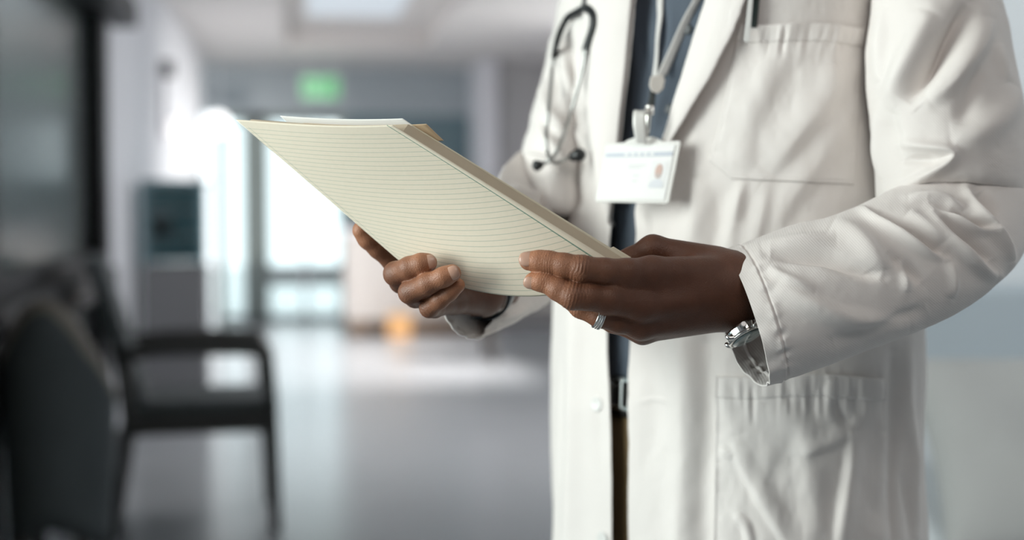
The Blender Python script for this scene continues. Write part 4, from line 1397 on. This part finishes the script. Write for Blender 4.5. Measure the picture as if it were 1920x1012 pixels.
# fingernails
M_NAIL = mat('fingernail', (.50, .30, .22), .28, spec=.5, coat=.3)
def nail(tip, inner, r_, nrm, w_, l_, back=0.0):
    t = np.asarray(tip) - np.asarray(inner); t /= np.linalg.norm(t)
    n = np.asarray(nrm, float); n = n - t * (n @ t); n /= np.linalg.norm(n)
    s = np.cross(t, n)
    R, Cn = 9, 13
    G = np.zeros((R, Cn, 3))
    for i, q in enumerate(np.linspace(-1, 1, R)):
        half = (1 - .28 * max(0, q) ** 3 - .22 * max(0, -q) ** 3)
        for j, p in enumerate(np.linspace(-1, 1, Cn)):
            an = p * half * w_
            dip = -.0012 * max(0, q) ** 2 - .0009 * max(0, -q - .4)
            pos = np.asarray(tip) + t * (q * l_ * .5 * (1 - .10 * p * p) + back)
            G[i, j] = pos + (r_ + .00035 + dip) * (math.sin(an) * s + math.cos(an) * n)
    fl = np.sum(np.cross(G[0, 1] - G[0, 0], G[1, 0] - G[0, 0]) * n) < 0
    o_ = mesh_obj('fingernail', G.reshape(-1, 3), grid_faces(R, Cn, flip=bool(fl)), M_NAIL, body)
    solidify(o_, .0007)

TOC = -FWD
nail(LI[0][0], LI[2][0], 8.3 * mm, TOC + .25 * UPV, .85, .0125, .0012)
nail(LM[0][0], LM[2][0], 7.3 * mm, TOC - .45 * UPV, .85, .0112, .0012)
nail(RM[0][0], RM[1][0], 8.3 * mm, TOC + .10 * UPV + .25 * RGT, .85, .0120, .0018)
nail(RR[0][0], RR[1][0], 7.8 * mm, TOC + .10 * UPV + .25 * RGT, .85, .0115, .0016)

# ================================================================== THINGS HELD AND WORN
# --- ruled pad held in both hands
PA, PB_, PC_, PD = (443, 224, 1.275), (736, 234, 1.215), (1180, 510, 1.228), (764, 501, 1.286)
A3, B3, C3, D3 = (P(*q) for q in (PA, PB_, PC_, PD))
pn = np.cross(B3 - A3, C3 - B3); pn /= np.linalg.norm(pn)
if pn @ (CAM - A3) < 0: pn = -pn            # towards the lens side
PAD_SAG = (.0018, .0225)
pw = pn - .9 * UPV; pw /= np.linalg.norm(pw)


def pad(u, v, off=0.0):
    u, v = np.asarray(u, float)[..., None], np.asarray(v, float)[..., None]
    S = (A3 * (1 - u) + B3 * u) * (1 - v) + (D3 * (1 - u) + C3 * u) * v
    bow = 4 * u * (1 - u) * (1 - .22 * (1 - 2 * u))
    return S + pw * ((PAD_SAG[0] + PAD_SAG[1] * np.clip(v, 0, 2) ** 1.7) * bow) + pn * (off + .0016 * np.sin(v * 7 + u * 2) * u * (1 - u) * 4)


pad_root = empty('ruled_notepad', tuple((A3 + C3) / 2), 'cream ruled writing pad held open-side up in both hands', 'notepad')
M_PAPER = mat('cream_ruled_paper', (0.83, 0.765, 0.63), 0.7, spec=.25)
nt = M_PAPER.node_tree; b = nt.nodes['Principled BSDF']
uvn = nt.nodes.new('ShaderNodeUVMap'); uvn.uv_map = 'uv'
sx = nt.nodes.new('ShaderNodeSeparateXYZ'); nt.links.new(uvn.outputs[0], sx.inputs[0])
def mth(op, a, b_=None, c=None):
    n = nt.nodes.new('ShaderNodeMath'); n.operation = op
    for i, q in enumerate((a, b_, c)):
        if q is None: continue
        if isinstance(q, (int, float)): n.inputs[i].default_value = q
        else: nt.links.new(q, n.inputs[i])
    return n.outputs[0]
N_LINES = 34.0
fr_ = mth('FRACT', mth('MULTIPLY', mth('SUBTRACT', sx.outputs[1], .042), N_LINES))
ln_ = mth('LESS_THAN', mth('ABSOLUTE', mth('SUBTRACT', fr_, .5)), .050)
ok_ = mth('MULTIPLY', mth('GREATER_THAN', sx.outputs[1], .045), mth('LESS_THAN', sx.outputs[0], .972))
rule = mth('MULTIPLY', ln_, ok_)
mar = mth('LESS_THAN', mth('ABSOLUTE', mth('SUBTRACT', sx.outputs[0], .970)), .0032)
mar2 = mth('LESS_THAN', mth('ABSOLUTE', mth('SUBTRACT', sx.outputs[0], .030)), .0022)
ink = mth('MINIMUM', mth('ADD', mth('ADD', mth('MULTIPLY', rule, .43), mth('MULTIPLY', mar, .85)), mth('MULTIPLY', mth('MULTIPLY', mar2, ok_), .4)), 1.0)
nzp = nt.nodes.new('ShaderNodeTexNoise'); nzp.inputs['Scale'].default_value = 260; nzp.inputs['Detail'].default_value = 6
tcp = nt.nodes.new('ShaderNodeTexCoord'); nt.links.new(tcp.outputs['Object'], nzp.inputs['Vector'])
mp_ = nt.nodes.new('ShaderNodeMix'); mp_.data_type = 'RGBA'; nt.links.new(nzp.outputs['Fac'], mp_.inputs[0])
mp_.inputs[6].default_value = (.825, .745, .60, 1); mp_.inputs[7].default_value = (.88, .805, .665, 1)
mi_ = nt.nodes.new('ShaderNodeMix'); mi_.data_type = 'RGBA'; nt.links.new(ink, mi_.inputs[0]); nt.links.new(mp_.outputs[2], mi_.inputs[6])
mi_.inputs[7].default_value = (.13, .27, .20, 1)
nt.links.new(mi_.outputs[2], b.inputs['Base Color'])
M_PLAIN = mat('cream_paper', (0.76, 0.69, 0.54), 0.75, var=(40, .03))
M_EDGE = mat('tan_page_edges', (0.56, 0.47, 0.35), 0.8, var=(60, .06))
M_WPAPER = mat('white_paper', (0.85, 0.85, 0.83), 0.7)


def sheet(name, u0, u1, v0, v1, off0, off1, m_, nr=90, nc=60, uv=False, par=pad_root, curl=None):
    u, v = np.meshgrid(np.linspace(u0, u1, nc), np.linspace(v0, v1, nr))
    top = pad(u, v, off0); bot = pad(u, v, off1)
    if curl is not None:
        top = top + curl(u, v); bot = bot + curl(u, v)
    V = np.concatenate([top.reshape(-1, 3), bot.reshape(-1, 3)])
    n = nr * nc
    f1 = grid_faces(nr, nc); f2 = grid_faces(nr, nc, flip=True) + n
    r_ = np.concatenate([np.arange(nc), np.arange(1, nr) * nc + nc - 1, (nr - 1) * nc + np.arange(nc - 2, -1, -1), np.arange(nr - 2, 0, -1) * nc])
    r2 = np.roll(r_, -1)
    f3 = np.stack([r_, r_ + n, r2 + n, r2], 1)
    F_ = np.concatenate([f1, f2, f3])
    if np.cross(top[0, 1] - top[0, 0], top[1, 0] - top[0, 0]) @ pn < 0: F_ = F_[:, ::-1]
    o_ = mesh_obj(name, V, F_, m_, par, smooth=True)
    me = o_.data
    sm = np.ones(len(me.polygons), bool); sm[-len(f3):] = False
    me.polygons.foreach_set('use_smooth', sm)
    if uv: add_uv(o_, np.concatenate([np.stack([u, v], -1).reshape(-1, 2)] * 2))
    return o_

sheet('ruled_sheet', 0, 1.0, 0, 1, .0006, .0, M_PAPER, uv=True)
blk = sheet('page_block', .006, .998, .045, .997, -.0002, -.0115, M_EDGE)
sheet('backing_sheet', .0, 1.004, .055, 1.0, -.0118, -.0128, M_PLAIN)
sheet('loose_sheet', .30, 1.05, .055, .17, -.0134, -.0140, mat('tan_paper', (.62, .45, .28), .8), nr=20, nc=24, curl=lambda u, v: (v - .12)[..., None] * (B3 - A3) * -.55)
sheet('white_sheet', .20, .97, .030, .8, -.0142, -.0146, M_WPAPER, curl=lambda u, v: pn * (-.003 * smoothstep(.25, 0, v))[..., None])
sheet('lower_flap', .86, 1.012, .90, .975, -.0132, -.0138, M_PLAIN, nr=14, nc=14)

# --- wedding ring
def band_on(c_, axis, r_, w_, th, prof, m_, name, par, n=48, sq=(1, 1), xdir=None):
    z = Vector(axis).normalized(); x = Vector(xdir) if xdir is not None else z.orthogonal()
    x = (x - z * x.dot(z)).normalized(); y = z.cross(x)
    a = np.linspace(0, 2 * PI, n, endpoint=False)
    V = []
    for t, o_ in prof:
        V += [tuple(Vector(c_) + z * (t * w_) + x * ((r_ * sq[0] + o_ * th) * math.cos(q)) + y * ((r_ * sq[1] + o_ * th) * math.sin(q))) for q in a]
    k = len(prof)
    F_ = grid_faces(k, n, wrap=True).tolist()
    F_ += [[i, (k - 1) * n + i, (k - 1) * n + (i + 1) % n, (i + 1) % n] for i in range(n)]
    o_ = mesh_obj(name, V, F_, m_, par)
    bm = bmesh.new(); bm.from_mesh(o_.data); bmesh.ops.recalc_face_normals(bm, faces=bm.faces); bm.to_mesh(o_.data); bm.free()
    return o_

ring_c = LR[3][0]
ring = empty('finger_ring', tuple(ring_c), 'silver grooved ring on the finger under the two that press the pad', 'ring')
band_on(ring_c, ax(LR[2][0], LR[4][0]), .0094, .0066, .0014, [(-.5, 0), (-.5, .8), (-.42, 1), (-.16, 1), (-.13, .6), (-.10, 1), (.10, 1), (.13, .6), (.16, 1), (.42, 1), (.5, .8), (.5, 0)], M_STEEL, 'band', ring)

# --- dark band on his far wrist
wb_c, wb_ax = P(914, 549, 1.388), ax(P(905, 549, 1.375), P(955, 505, 1.455))
wbd = empty('wristband', tuple(wb_c), 'dark blue-black watch strap on the far wrist, just inside the cuff', 'strap')
band_on(wb_c, wb_ax, .0245, .018, .0025, [(-.5, 0), (-.5, .8), (-.4, 1), (.4, 1), (.5, .8), (.5, 0)], mat('blue_black_strap', (.012, .020, .030), .35), 'strap', wbd, sq=(1.0, .92))
bc_ = Vector(wb_c) + (Vector(-UPV) * .6 - Vector(RGT) * .3 + Vector(-FWD) * .5).normalized() * .0265
MB().box((-.004, -.010, -.004), (.004, .010, .004), Matrix.Translation(bc_)).build('buckle', mat('dark_buckle', (.05, .06, .07), .3, metal=1), wbd, bev=.001)

# --- wristwatch hanging at the cuff
w_c = P(1396, 623, 1.243)
we = RGT * .90 + UPV * .44 + FWD * .06; we /= np.linalg.norm(we)
wa = (RGT * .44 - UPV * .88) * math.cos(math.radians(22)) - FWD * math.sin(math.radians(22)); wa -= we * (wa @ we); wa /= np.linalg.norm(wa)
wy = np.cross(wa, we)                       # points at the lens or away
if wy @ FWD > 0: wy = -wy
MW = Matrix(((we[0], wy[0], wa[0], w_c[0]), (we[1], wy[1], wa[1], w_c[1]), (we[2], wy[2], wa[2], w_c[2]), (0, 0, 0, 1)))
watch = empty('wristwatch', tuple(w_c), 'silver wristwatch peeking out of the near sleeve cuff', 'watch')
def turned(prof, n=48):
    a = np.linspace(0, 2 * PI, n, endpoint=False)
    V = [MW @ Vector((r_ * math.cos(q), r_ * math.sin(q), z)) for z, r_ in prof for q in a]
    k = len(prof)
    F_ = grid_faces(k, n, wrap=True).tolist() + [list(range(n))[::-1], [(k - 1) * n + i for i in range(n)]]
    return V, F_
M_STEEL2 = mat('polished_watch_steel', (0.80, 0.79, 0.76), 0.10, metal=1.0)
MB().add(*turned([(-.0050, .0140), (-.0046, .0160), (-.003, .0168), (.002, .0168), (.0030, .0163)])).build('case', M_STEEL2, watch, smooth=False)
MB().add(*turned([(.0030, .0160), (.0030, .0174), (.0040, .0177), (.0052, .0170), (.0056, .0152), (.0046, .0148)])).build('bezel', M_STEEL2, watch, smooth=True)
MB().add(*turned([(.0048, .0148), (.0064, .0143), (.0072, .0115), (.0076, .004)])).build('crystal', mat('watch_crystal', (.20, .27, .27), .06, spec=.8, coat=1.0), watch, smooth=True)
MB().tube([MW @ Vector((-.001, .0178, -.001)), MW @ Vector((-.001, .0200, -.001))], .0014, 12).tube([MW @ Vector((-.001, .0200, -.001)), MW @ Vector((-.001, .0218, -.001))], .0025, 16).build('crown', mat('dark_crown_steel', (.30, .30, .30), .3, metal=1.0), watch, bev=.0004)
for s in (-1, 1):
    for y in (-.0105, .0105):
        lg = [(s * .0120, y, .0030), (s * .0150, y, .0022), (s * .0168, y, .0004), (s * .0172, y, -.0020)] if s < 0 else [(.0060, .0168, .0036), (.0100, .0172, .0022), (.0128, .0166, -.0020), (.0142, .0154, -.0078)] if y > 0 else [(s * .0120, y, .0030), (s * .0170, y, .0022), (s * .0215, y, -.0020), (s * .0228, y, -.0066)]
        MB().tube([MW @ Vector(q) for q in spline(lg, 10)], [.0023] * 6 + [.0021, .0019, .0017, .0014], 10).build('lug', M_STEEL2, watch, smooth=True)
    if s < 0: continue
    st_ = spline([(s * .0212, 0, -.003), (s * .0222, 0, -.008), (s * .0205, 0, -.016), (s * .0160, 0, -.026)], 12)
    V_ = []
    for q in st_:
        for yy, tt in ((-.009, -.0012), (.009, -.0012), (.009, .0012), (-.009, .0012)): V_.append(MW @ Vector((q[0] + s * tt, yy, q[2])))
    MB().add(V_, grid_faces(12, 4, wrap=True).tolist() + [[0, 1, 2, 3], [47, 46, 45, 44]]).build('strap', M_LEATHER, watch)

# --- stethoscope hanging down the far side of the coat
steth = empty('stethoscope', tuple(P(1090, 150, 1.6)), 'black and silver stethoscope hanging over the coat front by the far sleeve', 'stethoscope')
M_TUBE = mat('brushed_tube_steel', (0.38, 0.38, 0.37), 0.3, metal=1.0)
def over(pts, n, lift, bv=BV_LA, sm=6):
    q = spline(np.asarray(pts, float), n)
    d = []
    for x, y in q:
        h = hit(bv, x, max(y, -150))
        d.append((h[0] - CAM) @ FWD if h is not None else np.nan)
    d = np.array(d); ok = ~np.isnan(d)
    d = np.interp(np.arange(n), np.arange(n)[ok], d[ok])
    for _ in range(sm):
        e = np.pad(d, 2, mode='edge')
        d = np.minimum(d, (e[:-4] + e[1:-3] + e[2:-2] + e[3:-1] + e[4:]) / 5)
    return P(q[:, 0], q[:, 1], d - lift - .010)

MB().tube(over([(1112, -60), (1104, -20), (1100, 4), (1096, 18)], 16, .008), .0052, 12).build('tubing', M_RUBBER, steth, smooth=True)
MB().tube(over([(1096, 15), (1082, 23), (1064, 34), (1051, 58), (1043, 84), (1039, 108)], 30, .008), np.linspace(.0046, .0034, 30), 12).build('yoke_arm', M_RUBBER, steth, smooth=True)
MB().tube(over([(1096, 15), (1107, 19), (1114, 32), (1112, 55), (1105, 78), (1099, 96)], 30, .010), np.linspace(.0050, .0056, 30), 12).build('yoke_arm', M_RUBBER, steth, smooth=True)
lt_ = over([(1039, 104), (1035, 140), (1030, 198), (1025, 245), (1026, 280), (1036, 303), (1052, 302), (1072, 293)], 60, .012)
rt_ = over([(1099, 92), (1093, 130), (1078, 186), (1064, 232), (1048, 276), (1034, 298), (1014, 309)], 60, .016)
MB().tube(lt_, .0022, 10).build('binaural_tube', M_TUBE, steth, smooth=True)
MB().tube(rt_, .0022, 10).build('binaural_tube', M_TUBE, steth, smooth=True)
MB().tube(over([(1100, 88), (1097, 104)], 4, .014, sm=0), .0032, 10).build('ferrule', M_STEEL, steth, smooth=True)
def ear_tip(p, q, r_):
    t = np.linspace(0, 1, 10); p, q = np.asarray(p), np.asarray(q)
    rr = r_ * np.array([.45, .7, .78, .8, .95, 1.0, 1.0, .92, .7, .3])
    MB().tube(p + (q - p) * t[:, None], rr, 14).build('ear_tip', M_RUBBER, steth, smooth=True)
dl = (lt_[-1] - CAM) @ FWD; dr = (rt_[-1] - CAM) @ FWD
ear_tip(P(1068, 295, dl), P(1098, 287, dl - .004), .0078)
ear_tip(P(1018, 308, dr), P(998, 312, dr - .002), .0064)

# --- identity badge on its lanyard
def dhit(bv, x, y):
    h = hit(bv, x, y)
    return (h[0] - CAM) @ FWD if h is not None else 1.5
dR = min(dhit(BV_R, 1272, 290), dhit(BV_R, 1255, 370)) - .020
dL = dR + .040
TLb, TRb, BRb, BLb = P(1137, 270, dL), P(1278, 265, dR), P(1255, 382, dR - .004), P(1118, 379, dL - .004)
badge = empty('identity_badge', tuple((TLb + BRb) / 2), 'white identity badge with a small portrait, hanging by a grey lanyard', 'badge')
bx = lambda u, v: (TLb * (1 - u) + TRb * u) * (1 - v) + (BLb * (1 - u) + BRb * u) * v
bnrm = np.cross(TRb - TLb, BLb - TLb); bnrm /= np.linalg.norm(bnrm)
if bnrm @ (CAM - TLb) < 0: bnrm = -bnrm
def plate(name, u0, u1, v0, v1, z0, z1, m_, par, rad=0.0, poly=None):
    if poly is None:
        if rad:
            k = TRb - TLb; ar = np.linalg.norm(TRb - TLb) / np.linalg.norm(BLb - TLb); poly = []
            for cx, cy, a0 in ((u1 - rad, v0 + rad * ar, -90), (u1 - rad, v1 - rad * ar, 0), (u0 + rad, v1 - rad * ar, 90), (u0 + rad, v0 + rad * ar, 180)):
                poly += [(cx + rad * math.cos(math.radians(a)), cy + rad * ar * math.sin(math.radians(a))) for a in np.linspace(a0, a0 + 90, 6)]
        else: poly = [(u0, v0), (u1, v0), (u1, v1), (u0, v1)]
    n = len(poly)
    V = [bx(u, v) + bnrm * z0 for u, v in poly] + [bx(u, v) + bnrm * z1 for u, v in poly]
    F_ = [tuple(range(n))[::-1], tuple(range(n, 2 * n))] + [(i, (i + 1) % n, n + (i + 1) % n, n + i) for i in range(n)]
    mb = MB(); mb.add(V, F_)
    return mb.build(name, m_, par)
M_PLASTIC = mat('milky_plastic_holder', (.80, .79, .76), .25, spec=.5, coat=.3)
M_CARD = mat('white_card', (.86, .86, .85), .35)
M_PRINT = mat('pale_grey_print', (.70, .71, .72), .5)
plate('holder', 0, 1, 0, 1, 0, .0035, M_PLASTIC, badge, rad=.03)
plate('clip_tab', .24, .76, -.09, .03, .0005, .0022, M_PLASTIC, badge, poly=[(.22, .02), (.30, -.05), (.38, -.085), (.62, -.085), (.70, -.05), (.78, .02)])
card = plate('card', .035, .945, .06, .95, .0036, .0044, M_CARD, badge, rad=.02)
plate('header_band', .045, .935, .175, .245, .0045, .0048, mat('grey_blue_band', (.56, .60, .67), .4), card)
for k in range(5): plate('header_mark', .30 + .085 * k, .355 + .085 * k, .19, .228, .0049, .0051, M_CARD, card)
for (u0, u1, v) in ((.38, .60, .38), (.38, .54, .42), (.46, .54, .55), (.46, .53, .64)): plate('print_line', u0, u1, v, v + .016, .0045, .0047, M_PRINT, card)
ph = plate('portrait', .69, .90, .33, .76, .0045, .0047, mat('portrait_ground', (.82, .82, .82), .4), card)
el = lambda cx, cy, a_, b_: [(cx + a_ * math.cos(q), cy + b_ * math.sin(q)) for q in np.linspace(0, 2 * PI, 20, endpoint=False)]
plate('portrait_coat', 0, 0, 0, 0, .0048, .0049, mat('portrait_coat_print', (.70, .72, .76), .4), card, poly=[(.70, .76), (.705, .68), (.75, .63), (.80, .615), (.85, .63), (.885, .68), (.89, .76)])
plate('portrait_face', 0, 0, 0, 0, .0050, .0051, mat('portrait_skin_print', (.60, .42, .36), .4), card, poly=el(.80, .49, .048, .115))
plate('portrait_beard', 0, 0, 0, 0, .0052, .0053, mat('portrait_beard_print', (.55, .46, .43), .4), card, poly=el(.80, .565, .036, .042))
# strap tab, swivel clip, loop, crimp and the two ribbons
def ribbon(name, rows, m_, par, th=.0014, n=40):
    """rows: left px, right px, y, depth left, depth right"""
    q = spline(np.asarray(rows, float), n)
    Lf, Rt = P(q[:, 0], q[:, 2], q[:, 3]), P(q[:, 1], q[:, 2], q[:, 4])
    u = np.linspace(0, 1, 5)
    G = Lf[:, None] * (1 - u)[None, :, None] + Rt[:, None] * u[None, :, None]
    return solidify(mesh_obj(name, G.reshape(-1, 3), grid_faces(n, 5), m_, par), th, 0)
db = dR + .018
ds_ = lambda x, y: dhit(BV_S, x, y)
M_RIB = cloth_mat('grey_ribbon', (.66, .64, .62), weave=5000)
ribbon('strap_tab', [(1189, 1213, 208, db - .004, db - .006), (1187, 1212, 216, db - .012, db - .014), (1187, 1212, 235, db - .013, db - .015), (1190, 1213, 255, db - .010, db - .012), (1192, 1213, 268, db - .006, db - .008)], M_PLASTIC, badge, .0018)
MB().tube([P(1212, 200, db), P(1224, 200, db), P(1224, 214, db), P(1212, 214, db), P(1212, 200, db)], .0016, 8).build('swivel_ring', M_STEEL, badge, smooth=True)
MB().tube(P(np.array([1216, 1216, 1214, 1212]), np.array([196, 210, 240, 262]), db + .004), [.0030, .0036, .0030, .0022], 10).build('swivel_clip', M_STEEL, badge, smooth=True)
dc = min(ds_(1232, 157), db + .01) - .006
ribbon('loop', [(1218, 1230, 170, dc, dc), (1217, 1229, 182, dc, dc - .002), (1214, 1227, 200, db + .002, db)], mat('black_loop', (.02, .024, .024), .6), badge)
cr_ = MB()
q = [(1220, 143), (1244, 139), (1247, 150), (1244, 166), (1234, 176), (1222, 172), (1217, 160)]
cr_.add([tuple(P(x, y, dc - .003)) for x, y in q] + [tuple(P(x, y, dc + .003)) for x, y in q], [tuple(range(7)), tuple(range(7, 14))[::-1]] + [(i, i + 7, (i + 1) % 7 + 7, (i + 1) % 7) for i in range(7)])
cr_.build('crimp', mat('beige_crimp', (.62, .58, .54), .4), badge, bev=.0015)
lanes = [(1298, 1322, -60), (1290, 1316, -20), (1296, 1310, 5), (1278, 1294, 40), (1262, 1279, 75), (1246, 1264, 110), (1231, 1250, 142)]
ribbon('lanyard_strap', [(1372, 1392, -140, ds_(1380, -140) - .006, ds_(1390, -140) - .006)] + [(a, c_, y, min(ds_((a + c_) / 2, y), 1.52) - .005, min(ds_((a + c_) / 2, y), 1.52) - .004) for a, c_, y in [(1330, 1347, -55), (1297, 1311, 5), (1278, 1294, 40), (1262, 1279, 75), (1246, 1264, 110), (1231, 1250, 142)]], M_RIB, badge)
ribbon('lanyard_strap', [(a, c_, y, min(ds_((a + c_) / 2, y), 1.55) - .003, min(ds_((a + c_) / 2, y), 1.55) - .008) for a, c_, y in [(1288, 1300, -260), (1262, 1274, -190), (1243, 1255, -120), (1233, 1244, -10), (1233, 1242, 30), (1230, 1236, 70), (1228, 1234, 110), (1223, 1232, 145)]], M_RIB, badge)

# --- pen clipped in the chest pocket
dp = dhit(BV_R, 1412, 60)
pen = empty('ballpoint_pen', tuple(P(1412, 20, dp)), 'pen with a white clip hooked over the chest pocket hem', 'pen')
MB().tube(P(np.array([1421, 1417, 1412]), np.array([-46, 0, 52]), dp - .0045), .0042, 14).build('barrel', mat('dark_green_barrel', (.02, .035, .032), .3), pen, smooth=True)
cl_ = MB()
q = [(1406, -40, 1415), (1403, 0, 1412), (1398, 50, 1408), (1395, 74, 1406), (1397, 79, 1403)]
V_ = []
for a, y, c_ in q:
    for x, z in ((a, -.0155), (c_, -.0155), (c_, -.0135), (a, -.0135)): V_.append(tuple(P(x, y, dp + z + .001)))
cl_.add(V_, grid_faces(5, 4, wrap=True).tolist() + [[0, 1, 2, 3], [19, 18, 17, 16]])
cl_.build('clip', mat('white_metal_clip', (.85, .85, .83), .25, spec=.6), pen, bev=.0006)
